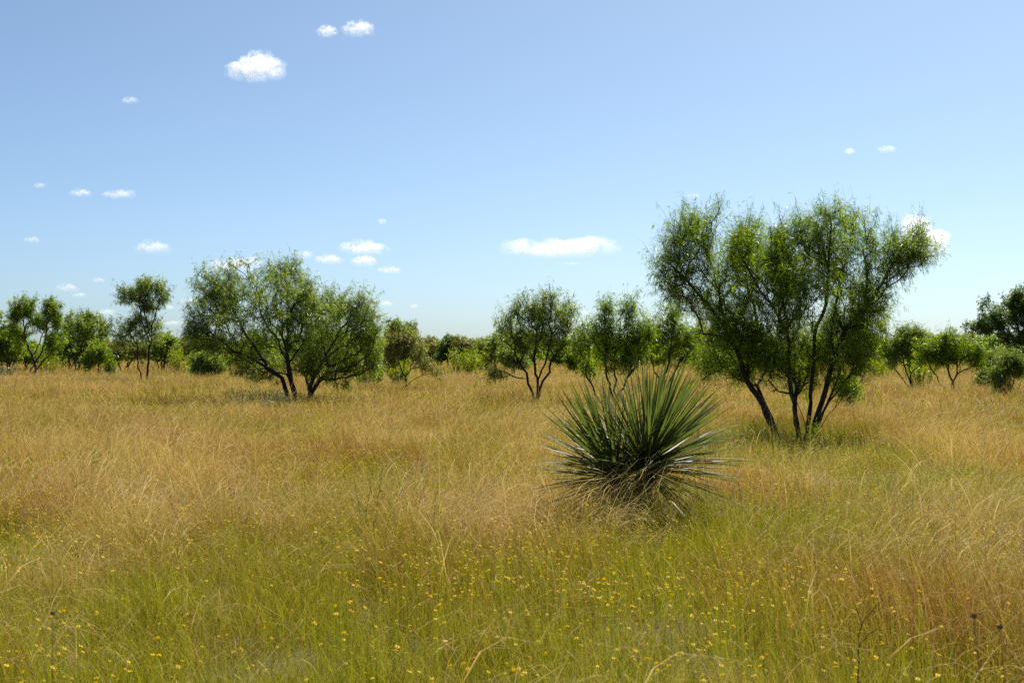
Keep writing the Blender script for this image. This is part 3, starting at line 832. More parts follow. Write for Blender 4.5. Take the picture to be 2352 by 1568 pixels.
def rosette(centre, axis, n, L0, L1, pmax, seed, rdisc=0.05, rise=0.16):
    rg = np.random.default_rng(seed)
    ro = bpy.data.objects.new('rosette', None)
    ro.empty_display_size = 0.1
    link(ro, yucca)
    ro.location = [float(v) for v in centre]
    ax = Vector(axis).normalized()
    ex = ax.orthogonal().normalized()
    ey = ax.cross(ex)
    for i in range(n):
        f = (i + 0.5) / n
        pol = pmax * f ** 0.72 + rg.normal() * 0.04
        az = i * 2.39996 + rg.normal() * 0.1
        rad_d = ex * math.cos(az) + ey * math.sin(az)
        d = ax * math.cos(pol) + rad_d * math.sin(pol)
        up = ax * math.sin(pol) - rad_d * math.cos(pol)
        o = rad_d * rdisc + ax * (rise * (1 - f) - 0.05)
        L = rg.uniform(L0, L1) * (1.0 if f < 0.8 else 0.94)
        lf = bpy.data.objects.new('leaf', leaf_meshes[int(rg.integers(0, 6))])
        link(lf, ro)
        lf.matrix_local = leaf_matrix(o, d, up, L, rg.uniform(0.9, 1.15))
    return ro


rc = at(1480, 1076, YD) - yb
lc = at(1418, 1094, YD) - yb
rosette(rc + np.array([0, 0.05, 0]), (0.42, -0.05, 1.0), 185, 0.84, 1.04, R(109), 1)
rosette(lc + np.array([0, -0.12, 0]), (-0.45, -0.12, 0.9), 112, 0.68, 0.93, R(106), 2)
# past the first three hundred leaves the rest is one part
vs, qs, shs = [], [], []
off = 0
rg = np.random.default_rng(31)
for c, ax, n_, L0, L1 in ((rc, (0.36, -0.05, 1.0), 120, 0.8, 1.0), (lc, (-0.45, -0.12, 0.9), 60, 0.62, 0.86)):
    ax = Vector(ax).normalized(); ex = ax.orthogonal().normalized(); ey = ax.cross(ex)
    for i in range(n_):
        f = (i + 0.5) / n_
        pol, az = R(78) * f ** 0.75, i * 2.39996 + 1.1
        rd_ = ex * math.cos(az) + ey * math.sin(az)
        M = Matrix.Translation(Vector(c)) @ leaf_matrix(rd_ * 0.05 + ax * 0.15 * (1 - f), ax * math.cos(pol) + rd_ * math.sin(pol), ax * math.sin(pol) - rd_ * math.cos(pol), rg.uniform(L0, L1))
        me = leaf_meshes[int(rg.integers(0, 6))]
        for v in me.vertices:
            vs.append(tuple(M @ v.co)); shs.append(me.attributes['shade'].data[v.index].value)
        qs += [tuple(off + i_ for i_ in p_.vertices) for p_ in me.polygons]
        off += len(me.vertices)
tag(link(bpy.data.objects.new('inner_leaves', make_mesh('inner_leaves', vs, qs, None, [M_YUC], {'shade': shs})), yucca), kind='stuff')
# the two short stems, shaggy with the stubs of old leaves, and the skirt of dead leaves
for (c, b0, s) in ((rc, (0.05, 0.0), 5), (lc, (-0.05, -0.1), 6)):
    rg = np.random.default_rng(s)
    P0 = np.array([b0[0], b0[1], -0.05]); P1 = c + np.array([0, 0, -0.02])
    P = np.array([P0 + (P1 - P0) * f for f in np.linspace(0, 1, 7)])
    rr = np.array([0.10, 0.105, 0.10, 0.095, 0.095, 0.09, 0.07])
    fr = np.tile(norm(P1 - P0), (6, 1))
    link(bpy.data.objects.new('stem', tube_mesh('stem', P[:-1], P[1:], rr[:-1], rr[1:], fr, fr, 14, M_TWIG)), yucca)
for i in range(64):
    c = rc if i % 2 else lc
    az = ry.random() * 6.283
    el = ry.uniform(-1.25, -0.35)
    d = (math.cos(az) * math.cos(el), math.sin(az) * math.cos(el), math.sin(el))
    o = c + np.array([math.cos(az) * 0.08, math.sin(az) * 0.08, -ry.uniform(0.02, 0.2)])
    lf = bpy.data.objects.new('dead_leaf', dead_meshes[i % 3])
    link(lf, yucca)
    lf.matrix_local = leaf_matrix(o, d, (0, 0, 1), ry.uniform(0.35, 0.62), 1.2)

# ---------------------------------------------------------------- grass
def grass_material():
    m = bpy.data.materials.new('grass_blade')
    t = NT(m)
    sh = t.attr('shade'); sh2 = t.attr('mixer'); kind = t.attr('seed_head')
    g = t.attr('green', 'INSTANCER'); tone = t.attr('tone', 'INSTANCER')
    rnd = t.math('FRACT', t.math('MULTIPLY', sh2, 7.31))
    tone = t.math('ADD', tone, t.math('MULTIPLY_ADD', rnd, 0.8, -0.4))
    isg = t.math('MULTIPLY_ADD', t.math('SUBTRACT', g, sh2), 5.0, 0.5, True)
    gold = t.ramp(sh, [(0.0, (0.15, 0.068, 0.012)), (0.35, (0.38, 0.195, 0.028)), (0.7, (0.54, 0.310, 0.055)), (1.0, (0.68, 0.48, 0.17))])
    rust = t.ramp(sh, [(0.0, (0.13, 0.060, 0.016)), (0.5, (0.30, 0.145, 0.028)), (1.0, (0.48, 0.28, 0.070))])
    pale = t.ramp(sh, [(0.0, (0.42, 0.27, 0.055)), (0.5, (0.60, 0.41, 0.10)), (1.0, (0.74, 0.57, 0.22))])
    dry = t.mix(t.math('MULTIPLY', t.math('SUBTRACT', 0.5, tone), 2.0, 0, True), gold, rust)
    dry = t.mix(t.math('MULTIPLY', t.math('SUBTRACT', tone, 0.5), 2.0, 0, True), dry, pale)
    gr = t.ramp(sh, [(0.0, (0.070, 0.092, 0.004)), (0.5, (0.255, 0.270, 0.007)), (1.0, (0.480, 0.435, 0.014))])
    gr2 = t.ramp(sh, [(0.0, (0.15, 0.165, 0.022)), (1.0, (0.36, 0.35, 0.030))])
    gr = t.mix(t.math('MULTIPLY', t.math('SUBTRACT', tone, 0.85), 5.0, 0, True), gr, gr2)
    c = t.mix(isg, dry, gr)
    c = t.mix(t.math('MULTIPLY', kind, 0.75), c, t.ramp(sh, [(0, (0.42, 0.27, 0.10)), (1, (0.70, 0.54, 0.28))]))
    leafy(t, c, 0.45, 0.6, 0.06)
    return m


M_GRASS = grass_material()


def blades(n, Rr, h0, h1, w, lean, bend, rg, nseg=3, wind=0.0, seed_head=0.0, tip=0.12):
    az = rg.random(n) * 2 * np.pi
    r = Rr * np.sqrt(rg.random(n))
    b = np.stack([r * np.cos(az), r * np.sin(az), np.zeros(n)], 1)
    la = rg.random(n) * 2 * np.pi
    ld = np.stack([np.cos(la), np.sin(la), np.zeros(n)], 1)
    ld = norm(ld + np.array([wind, 0, 0]))
    L = rg.uniform(h0, h1, n)
    ln = np.abs(rg.normal(0, lean, n))
    bd = np.clip(rg.normal(bend, bend * 0.5, n), 0, 2.2)
    # heading turns from ln to ln + bd along the blade
    ts = np.linspace(0, 1, nseg + 1)
    pts = [b]
    for k in range(nseg):
        a = ln + bd * ((ts[k] + ts[k + 1]) / 2) ** 1.5
        pts.append(pts[-1] + (ld * np.sin(a)[:, None] + np.array([0, 0, 1.0]) * np.cos(a)[:, None]) * (L / nseg)[:, None])
    sa = la + np.pi / 2 + rg.normal(0, 0.8, n)
    side = np.stack([np.cos(sa), np.sin(sa), np.zeros(n)], 1)
    V = []
    wv = w * rg.uniform(0.6, 1.3, n)
    for k in range(nseg + 1):
        f = ts[k]
        if seed_head:
            ww = wv * (0.5 if f < 0.6 else seed_head * (1 - (f - 0.6) * 2.0))
        else:
            ww = wv * (1 - (1 - tip) * f ** 1.6)
        V.append(pts[k] - side * ww[:, None] / 2)
        V.append(pts[k] + side * ww[:, None] / 2)
    V = np.stack(V, 1).reshape(-1, 3)
    q = np.array([(2 * k, 2 * k + 1, 2 * k + 3, 2 * k + 2) for k in range(nseg)])
    Q = (np.arange(n)[:, None, None] * (2 * nseg + 2) + q[None]).reshape(-1, 4)
    m_ = 2 * nseg + 2
    sh = np.repeat(rg.random(n), m_)
    mixr = np.repeat(rg.random(n), m_)
    kd = np.tile(np.repeat((ts >= 0.6).astype(float), 2), n) if seed_head else np.zeros(len(V))
    return V, Q, sh, mixr, kd


def tuft(name, layers):
    Vs, Qs, A, B, K = [], [], [], [], []
    o = 0
    for L in layers:
        V, Q, sh, mx_, kd = L
        Vs.append(V); Qs.append(Q + o); A.append(sh); B.append(mx_); K.append(kd)
        o += len(V)
    me = make_mesh(name, np.concatenate(Vs), np.concatenate(Qs), None, [M_GRASS], {'shade': np.concatenate(A), 'mixer': np.concatenate(B), 'seed_head': np.concatenate(K)})
    return bpy.data.objects.new(name, me)


rt = np.random.default_rng(21)
dry_col = bpy.data.collections.new('dry_tufts')
green_col = bpy.data.collections.new('green_tufts')
NVAR = 4
for lod, (ws, cs, Rr) in enumerate(((1.25, 0.84, 0.26), (2.3, 0.74, 0.42), (5.8, 1.15, 1.1), (16.0, 1.3, 2.6))):
    for v in range(NVAR):
        nm = f'{lod}{v}'
        ns = 3 if lod < 2 else 2
        w0 = 0.0021 * ws
        dl = [blades(int(84 * cs), Rr, 0.26, 0.56, w0, 0.42, 0.95, rt, ns + 1, -1.0),
              blades(int(50 * cs), Rr, 0.10, 0.32, w0 * 1.1, 0.7, 0.8, rt, ns, -0.4),
              blades(int((18, 15, 12, 9)[lod] * cs), Rr, 0.52, 0.90, w0 * (0.85, 0.68, 0.7, 0.8)[lod], 0.42, 2.15, rt, ns + 3, 1.5, 2.0 if lod < 2 else 1.5)]
        dry_col.objects.link(tuft('dry' + nm, dl))
        gl = [blades(int(90 * cs), Rr, 0.16, 0.40, w0 * 0.95, 0.62, 0.8, rt, ns + 1, -0.5),
              blades(int(80 * cs), Rr, 0.06, 0.24, w0 * 1.3, 0.8, 0.6, rt, 2),
              blades(max(1, int(4 * cs)), Rr, 0.42, 0.74, w0 * 0.75, 0.4, 2.15, rt, ns + 4, 1.5, 1.9 if lod < 2 else 1.5)]
        green_col.objects.link(tuft('green' + nm, gl))


def gpatch(px, py, drop=1.25):
    d = drop * FPX / (py - HY)
    return (px - CX) / FPX * d, d


# where the field is green and where it is dry: (px, py, half width px, half depth as a share of the distance, green change, tone change)
PATCH = [(200, 1300, 520, .14, .55, 0), (150, 1480, 420, .14, .35, 0), (420, 1200, 120, .05, .2, 0), (900, 1430, 480, .22, .22, 0), (1400, 1330, 190, .16, .5, 0), (1350, 1480, 330, .14, .35, 0),
         (620, 1120, 160, .09, .35, .1), (820, 1110, 130, .08, .25, .25), (1790, 1010, 130, .08, .75, .1), (1900, 1040, 160, .06, .45, .1), (2100, 1040, 200, .10, .35, .05), (2310, 1060, 140, .12, .6, 0),
         (2340, 1150, 100, .10, .6, 0), (2310, 1530, 150, .10, .7, 0), (1950, 1160, 260, .08, .10, .25), (1560, 1260, 120, .08, .30, 0), (2120, 1330, 210, .18, -.55, -.5), (2080, 1210, 120, .10, -.2, -.2),
         (1700, 1260, 120, .14, -.15, .2), (1850, 1420, 160, .10, -.05, .1), (960, 1260, 130, .07, -.35, -.15), (1100, 1170, 170, .07, -.3, .15), (760, 1290, 70, .06, -.3, -.2), (120, 1130, 220, .05, -.5, -.45),
         (420, 1110, 150, .05, -.3, -.35), (330, 1035, 130, .10, -.3, .6), (480, 1080, 120, .06, -.3, .1), (1000, 1130, 150, .05, -.25, .1), (2200, 1380, 160, .12, -.3, -.2), (170, 1060, 90, .06, .25, .6), (560, 1010, 160, .10, -.1, .2), (1000, 990, 200, .14, -.1, -.15), (80, 960, 220, .14, -.1, -.35),
         (800, 950, 220, .14, -.05, 0), (1150, 1080, 160, .08, -.15, .25), (640, 925, 130, .06, .15, .3), (2150, 960, 240, .12, -.05, .1), (700, 1450, 160, .10, -.1, 0), (1150, 1480, 120, .10, -.15, -.1),
         (2050, 1490, 140, .12, -.1, -.25), (1640, 1480, 140, .14, .25, 0), (1460, 1190, 130, .05, .35, 0), (1750, 1110, 150, .08, .35, 0), (2060, 1090, 260, .08, .3, 0), (1180, 1010, 160, .07, .25, 0), (300, 930, 200, .08, .2, 0), (1720, 960, 110, .09, .4, 0), (2000, 1000, 260, .10, .25, .05), (2250, 1250, 120, .12, .2, 0), (600, 1380, 300, .10, .2, 0), (1000, 1040, 240, .06, .2, 0), (450, 960, 200, .05, .18, .1)]
PW = [(*gpatch(x, y), w, dd, g, tn) for x, y, w, dd, g, tn in PATCH]


def field(X, Y):
    """green share and tone of the grass at ground points"""
    nz = np.array([mnoise.fractal(Vector((x * 0.55, y * 0.40, 1.7)), 1.0, 2.0, 3) for x, y in zip(X, Y)])
    nz2 = np.array([mnoise.fractal(Vector((x * 0.33 + 40, y * 0.16, 5.2)), 1.0, 2.0, 3) for x, y in zip(X, Y)])
    near = 1 / (1 + np.exp((Y - 10.0) / 1.6))
    g = 0.42 + 0.27 * near + 0.16 / (1 + np.exp((Y - 6.3) / 0.5)) - 0.08 * np.clip((Y - 30) / 40, 0, 1)
    tn = 0.46 - 0.10 * np.clip((Y - 20) / 40, 0, 1)
    for x, y, w, dd, dg, dt in PW:
        q = ((X - x) / (w / FPX * y)) ** 2 + ((Y - y) / (dd * y * 1.2)) ** 2
        e = np.exp(-0.9 * q)
        g = g + dg * e
        tn = tn + dt * e
    return np.clip(g + nz * (0.45 + 0.45 * np.clip((Y - 9) / 6, 0, 1)), 0.02, 0.80), np.clip(tn + nz2 * 0.95 + rng.normal(0, 0.08, len(X)), 0, 1), nz


# points: density per square metre by distance
X, Y, LOD = [], [], []
for lod, (y0, y1, dens) in enumerate(((1.8, 13.0, 30.0), (12.0, 34.0, 12.0), (32.0, 95.0, 1.8), (90.0, 330.0, 0.30))):
    side = 0.40
    area = (y1 - y0) * 2 * (side * (y0 + y1) / 2 + 1.6)
    n = int(area * dens)
    yy = np.sqrt(rng.uniform(y0 ** 2, y1 ** 2, int(n * 1.5)))
    xx = rng.uniform(-1, 1, len(yy)) * (side * y1 + 1.6)
    k = np.abs(xx) < side * yy + 1.6
    xx, yy = xx[k][:n], yy[k][:n]
    X.append(xx); Y.append(yy); LOD.append(np.full(len(xx), lod))
ra, rr_ = rng.uniform(0, 6.28, 46), rng.uniform(0.2, 0.95, 46)
X.append(yb[0] + rr_ * np.cos(ra)); Y.append(yb[1] + rr_ * np.sin(ra)); LOD.append(np.zeros(46, dtype=int))
X, Y, LOD = np.concatenate(X), np.concatenate(Y), np.concatenate(LOD)
G, TN, NZ = field(X, Y)
BUNCH = np.array([mnoise.fractal(Vector((x * 1.5, y * 1.1, 3.3)), 0.9, 2.0, 3) for x, y in zip(X, Y)])
MOUND = np.zeros(len(X))
for px_, py_, w_, d_, v_ in ((330, 1035, 130, .12, .5), (150, 1000, 120, .08, .3), (420, 1110, 120, .06, .35), (120, 1130, 160, .05, .4), (2120, 1330, 190, .16, .45), (2080, 1200, 110, .08, .4), (1640, 1230, 110, .08, .3), (960, 1240, 110, .06, .3), (1080, 1160, 140, .05, .35)):
    gx_, gy_ = gpatch(px_, py_)
    MOUND += v_ * np.exp(-1.2 * (((X - gx_) / (w_ / FPX * gy_)) ** 2 + ((Y - gy_) / (d_ * gy_)) ** 2))
# a little thinner right around the yucca stem
keep = (np.hypot(X - yb[0], Y - yb[1]) > 0.13) & ((rng.random(len(X)) > np.clip(-BUNCH * 0.8, 0, 0.3)) | (LOD > 1))
X, Y, LOD, G, TN, NZ, BUNCH, MOUND = (v_[keep] for v_ in (X, Y, LOD, G, TN, NZ, BUNCH, MOUND))
TN = np.clip(TN + 0.40 * BUNCH, 0, 1)
WEFT = np.array([mnoise.fractal(Vector((x * 1.1 + 9, y * 0.8, 7.7)), 0.9, 2.0, 3) for x, y in zip(X, Y)])
G = np.clip(G + 0.38 * WEFT, 0.02, 0.85)


def scatter(name, X, Y, attrs, rot, scale, col, kind, Z=None):
    pts = np.stack([X, Y, np.zeros(len(X)) if Z is None else Z], 1)
    me = bpy.data.meshes.new(name)
    me.vertices.add(len(pts))
    me.vertices.foreach_set('co', pts.astype(np.float32).ravel())
    for k, v in attrs.items():
        typ = 'INT' if k == 'pick' else 'FLOAT'
        a = me.attributes.new(k, typ, 'POINT')
        a.data.foreach_set('value', np.asarray(v, dtype=np.int32 if typ == 'INT' else np.float32))
    for k, v in (('rot', rot), ('scl', scale)):
        a = me.attributes.new(k, 'FLOAT_VECTOR', 'POINT')
        a.data.foreach_set('vector', np.asarray(v, dtype=np.float32).ravel())
    ob = link(bpy.data.objects.new(name, me))
    tag(ob, kind=kind)
    ng = bpy.data.node_groups.new(name, 'GeometryNodeTree')
    ng.interface.new_socket('Geometry', in_out='INPUT', socket_type='NodeSocketGeometry')
    ng.interface.new_socket('Geometry', in_out='OUTPUT', socket_type='NodeSocketGeometry')
    gi = ng.nodes.new('NodeGroupInput'); go = ng.nodes.new('NodeGroupOutput')
    ci = ng.nodes.new('GeometryNodeCollectionInfo')
    ci.inputs['Collection'].default_value = col
    ci.inputs['Separate Children'].default_value = True
    ci.inputs['Reset Children'].default_value = True
    iop = ng.nodes.new('GeometryNodeInstanceOnPoints')
    iop.inputs['Pick Instance'].default_value = True

    def na(nm, typ):
        a = ng.nodes.new('GeometryNodeInputNamedAttribute')
        a.data_type = typ
        a.inputs[0].default_value = nm
        return a.outputs['Attribute']
    L = ng.links.new
    L(gi.outputs[0], iop.inputs['Points'])
    L(ci.outputs[0], iop.inputs['Instance'])
    L(na('pick', 'INT'), iop.inputs['Instance Index'])
    e2r = ng.nodes.new('FunctionNodeEulerToRotation')
    L(na('rot', 'FLOAT_VECTOR'), e2r.inputs[0])
    L(e2r.outputs[0], iop.inputs['Rotation'])
    L(na('scl', 'FLOAT_VECTOR'), iop.inputs['Scale'])
    L(iop.outputs[0], go.inputs[0])
    md = ob.modifiers.new('scatter', 'NODES')
    md.node_group = ng
    return ob


isgreen = G + rng.normal(0, 0.12, len(G)) > 0.5
for flag, nm, col, lab in ((False, 'dry_grass', dry_col, 'tall tan dry grass with drooping seed stalks over the whole field'),
                           (True, 'green_grass', green_col, 'short yellow green grass in patches near the camera and under the trees')):
    k = isgreen == flag
    n = k.sum()
    hv = np.clip(1.0 + 0.25 * NZ[k] + 0.9 * BUNCH[k] * np.where(LOD[k] < 2, 1, 0.4) + MOUND[k] + rng.normal(0, 0.16, n), 0.6, 1.85)
    rot = np.stack([rng.normal(0, 0.10, n), rng.normal(-0.03, 0.10, n), rng.normal(0.0, 0.45, n) + 0.7 * NZ[k] + (rng.random(n) < 0.15) * rng.uniform(0, 6.28, n)], 1)
    s = np.stack([np.ones(n), np.ones(n), hv], 1)
    ob = scatter(nm, X[k], Y[k], {'pick': LOD[k] * NVAR + rng.integers(0, NVAR, n), 'green': G[k], 'tone': TN[k]}, rot, s, col, 'stuff')
    ob['label'] = lab

# ---------------------------------------------------------------- yellow flowers in the green grass
mp_ = bpy.data.materials.new('yellow_petal'); t = NT(mp_)
rgb = t.n('ShaderNodeRGB'); rgb.outputs[0].default_value = (0.86, 0.58, 0.004, 1)
leafy(t, rgb.outputs[0], 0.3, 0.6, 0.2)
ms_ = bpy.data.materials.new('green_stalk'); t = NT(ms_)
rgb = t.n('ShaderNodeRGB'); rgb.outputs[0].default_value = (0.25, 0.27, 0.015, 1)
leafy(t, rgb.outputs[0], 0.5, 0.6, 0.2)
mo_ = bpy.data.materials.new('orange_disc'); t = NT(mo_)
rgb = t.n('ShaderNodeRGB'); rgb.outputs[0].default_value = (0.55, 0.26, 0.01, 1)
leafy(t, rgb.outputs[0], 0.05, 0.8, 0.2)


def flower_mesh(name, seed):
    rg = random.Random(seed)
    V, Q, MI = [], [], []
    bx_, by_ = rg.uniform(-.06, .06), rg.uniform(-.06, .06)
    c = Vector((bx_, by_, 1.0))
    pts = [Vector((0, 0, 0)), Vector((bx_ * 0.3, by_ * 0.3, 0.5)), c]
    for i, p in enumerate(pts):
        V += [p + Vector((-0.0026, 0.001, 0)), p + Vector((0.0026, -0.001, 0))]
    for i in range(2):
        Q.append((i * 2, i * 2 + 1, i * 2 + 3, i * 2 + 2)); MI.append(0)
    tilt = Matrix.Rotation(rg.uniform(-.2, 1.0), 3, 'X') @ Matrix.Rotation(rg.uniform(-.5, .5), 3, 'Y')
    rp = 0.024
    npet = 8
    for a in range(npet):
        an = 2 * math.pi * a / npet
        d = Vector((math.cos(an), math.sin(an), 0)); s = Vector((-d.y, d.x, 0))
        o = len(V)
        l = rp * rg.uniform(0.85, 1.1)
        V += [c + tilt @ (d * 0.004), c + tilt @ (d * l * 0.65 + s * 0.0075 + Vector((0, 0, .003))), c + tilt @ (d * l + Vector((0, 0, rg.uniform(-.006, .003)))), c + tilt @ (d * l * 0.65 - s * 0.0075 + Vector((0, 0, .003)))]
        Q.append((o, o + 1, o + 2, o + 3)); MI.append(1)
    o = len(V)
    for k in range(6):
        an = 2 * math.pi * k / 6
        V.append(c + tilt @ Vector((0.008 * math.cos(an), 0.008 * math.sin(an), 0.002)))
    for k in range(6):
        an = 2 * math.pi * k / 6
        V.append(c + tilt @ Vector((0.003 * math.cos(an), 0.003 * math.sin(an), 0.007)))
    for k in range(6):
        Q.append((o + k, o + (k + 1) % 6, o + 6 + (k + 1) % 6, o + 6 + k)); MI.append(2)
    return make_mesh(name, [tuple(v) for v in V], Q, None, [ms_, mp_, mo_], mat_idx=MI)


flower_meshes = [flower_mesh('yellow_flower', k) for k in range(5)]
nF = 38000
yy = np.sqrt(rng.uniform(3.6 ** 2, 24.0 ** 2, nF))
xx = rng.uniform(-1, 1, nF) * (0.40 * yy + 1.0)
gF, tF, nzF = field(xx, yy)
clump = np.array([mnoise.noise(Vector((x * 0.9, y * 0.6, 9.3))) for x, y in zip(xx, yy)])
pr = np.clip((gF - 0.22) * 2.2, 0, 1) * np.clip(0.5 + clump * 1.2, 0.08, 1) * np.clip(1.25 - yy / 20, 0.12, 1)
k = rng.random(nF) < pr
xx, yy, hF = xx[k], yy[k], np.clip(rng.normal(0.42, 0.08, k.sum()), 0.2, 0.6)
order = np.argsort(yy + np.abs(xx) * 0.0 + (np.abs(xx) > 0.37 * yy) * 100)
xx, yy, hF = xx[order], yy[order], hF[order]
for i in range(min(300, len(xx))):
    f = bpy.data.objects.new('yellow_flower', flower_meshes[i % 5])
    link(f)
    f.location = (xx[i], yy[i], 0)
    f.rotation_euler = (0, 0, rng.uniform(0, 6.28))
    s = rng.uniform(0.22, 0.38)
    f.scale = (s, s, hF[i])
    tag(f, 'small yellow daisy on a thin stalk standing in the grass nearest the viewer', 'flower', 'yellow daisies in the near grass')
fcol = bpy.data.collections.new('flower_kinds')
for k, me in enumerate(flower_meshes): fcol.objects.link(bpy.data.objects.new('flower%d' % k, me))
x2, y2, h2 = xx[300:], yy[300:], hF[300:]
n = len(x2)
s = rng.uniform(0.25, 0.43, n)
ob = scatter('wildflowers', x2, y2, {'pick': rng.integers(0, 5, n)}, np.stack([np.zeros(n), np.zeros(n), rng.uniform(0, 6.28, n)], 1), np.stack([s, s, h2], 1), fcol, 'stuff')
ob['label'] = 'many small yellow daisies scattered through the grass farther off'

# ---------------------------------------------------------------- single weeds, seed heads and twigs
WEEDS = 'green weeds standing among the tan grass'
for i, (px, d, h, n, mat, lab) in enumerate((
        (208, 15.0, 0.95, 5, M_LEAF_FRESH, 'tall thin green weed with a few yellow buds in the pale grass patch'),
        (76, 14.5, 0.85, 4, M_LEAF_FRESH, 'slim green weed in the tan grass nearest the picture edge'),
        (170, 12.5, 0.70, 2, M_LEAF_GREY, 'single stalked dark green weed in front of the pale grass patch'),
        (835, 11.5, 0.75, 4, M_SILVER, 'pale green weed in the yellow green grass between both biggest trees'),
        (990, 11.0, 0.75, 2, M_LEAF_FRESH, 'lone thin upright green weed in the golden grass facing the yucca'),
        (1755, 23.5, 0.7, 12, M_LEAF_FRESH, 'fresh green weed clump at the outermost leaning stem of the tall mesquite'),
        (1850, 22.5, 0.75, 14, M_LEAF_FRESH, 'bushy green weed clump at the foot of the middle stems of the tall mesquite'))):
    upright_plant('weed', lab, 'weed', WEEDS, gpos(px, d), n, h, 0.35, 120 + i, mat, 34, 0.055, 0.008, 0.0025, stem_mat=ms_, splay=0.35)
for i, (px, d, w) in enumerate(((600, 44, 0.9), (560, 43, 0.8), (635, 42, 0.7))):
    upright_plant('sage_plant', ('grey green sage plant in front of the broad mesquite, middle of the row', 'grey green sage plant farthest from the trunks of the broad mesquite', 'grey green sage plant closest to the trunks of the broad mesquite')[i],
                  'plant', 'sage plants by the broad mesquite', gpos(px, d), 18, 0.72, w, 140 + i, M_SILVER, 20, 0.13, 0.026, 0.005, splay=0.7)
upright_plant('sage_plant', 'grey green sage plant in the tan grass at the very edge beside the forked tree', 'plant', None, gpos(4, 92), 24, 1.3, 1.4, 150, M_SILVER, 26, 0.25, 0.07, 0.008, splay=0.8)
upright_plant('sage_plant', 'pale speckled plant in the grass below the knee high twiggy bush', 'plant', None, gpos(2300, 33), 16, 0.85, 0.8, 151, M_SILVER, 18, 0.07, 0.018, 0.004, splay=0.8)

mh = bpy.data.materials.new('dried_head'); t = NT(mh)
nz = t.n('ShaderNodeTexNoise'); nz.inputs['Scale'].default_value = 180
leafy(t, t.ramp(nz.outputs['Fac'], [(0.35, (0.11, 0.07, 0.045)), (0.65, (0.28, 0.18, 0.12))]), 0.05, 0.9, 0.1)


def seed_head(px, py, d, r, lab, seed, lean):
    rg = np.random.default_rng(seed)
    top = at(px, py, d)
    root = tag(empty('dried_thistle', (top[0] + lean, d, 0)), lab, 'thistle', 'dried thistle heads in the near grass')
    P = np.array([[0, 0, -0.03], [-lean * 0.3, 0, top[2] * 0.5], [-lean * 0.75, 0, top[2] * 0.85], [-lean, 0, top[2] - r * 0.6]])
    f = norm(P[1:] - P[:-1])
    link(bpy.data.objects.new('stem', tube_mesh('stem', P[:-1], P[1:], np.full(3, 0.0011), np.full(3, 0.0010), f, f, 6, M_DEAD)), root)
    # a squat head of overlapping pointed scales round a core
    V, Q = [], []
    n = 70
    for i in range(n):
        z = 1 - 2 * (i + 0.5) / n
        a = i * 2.39996
        d_ = np.array([math.sqrt(1 - z * z) * math.cos(a), math.sqrt(1 - z * z) * math.sin(a), z * 0.85])
        s_ = norm(np.cross(d_, [0.1, 0.2, 1.0])); u_ = np.cross(s_, d_)
        c = d_ * r * 0.8
        o = len(V)
        V += [c - u_ * r * 0.3, c + s_ * r * 0.28, c + d_ * r * rg.uniform(0.15, 0.4) + u_ * r * 0.35, c - s_ * r * 0.28]
        Q.append((o, o + 1, o + 2, o + 3))
    hd = link(bpy.data.objects.new('head', make_mesh('head', V, Q, None, [mh])), root)
    hd.location = (-lean, 0, top[2])


seed_head(123, 1407, 4.6, 0.0078, 'dried brown thistle head alone on a straight stalk over green grass', 1, 0.0)
seed_head(2235, 1413, 4.3, 0.0095, 'dried brown thistle head above the rusty grass, upper of a pair', 2, 0.05)
seed_head(2295, 1438, 4.1, 0.0095, 'dried brown thistle head above the rusty grass, lower of a pair', 3, 0.04)

# the bare dark twig in the near grass
rg = np.random.default_rng(9)
tb = np.array(gpos(1972, 6.2))
root = tag(empty('bare_twig', tb), 'bare dark forked twig standing in the rusty near grass', 'twig')
S = []
for st in ([(1968, 1560), (1970, 1480), (1978, 1425), (2002, 1400), (2022, 1382)], [(1978, 1425), (1968, 1400), (1962, 1385)], [(1970, 1480), (1996, 1455), (2025, 1440)], [(2002, 1400), (2012, 1405)], [(1968, 1400), (1956, 1392)]):
    P = [at(x, y, 6.2) - tb + np.array([0, rg.normal() * 0.01, 0]) for x, y in st]
    S.append(smooth_line(P, rg, 0.02, 0.002))
S[0] = np.concatenate([[np.array([S[0][0][0], 0, -0.02])], S[0]])
for i, P in enumerate(S):
    f = norm(P[1:] - P[:-1])
    r0 = 0.0032 if i == 0 else 0.0022
    rr = np.linspace(r0, r0 * 0.45, len(P))
    link(bpy.data.objects.new('stem' if i == 0 else 'branch', tube_mesh('branch', P[:-1], P[1:], rr[:-1], rr[1:], f, f, 6, M_BARK)), root)

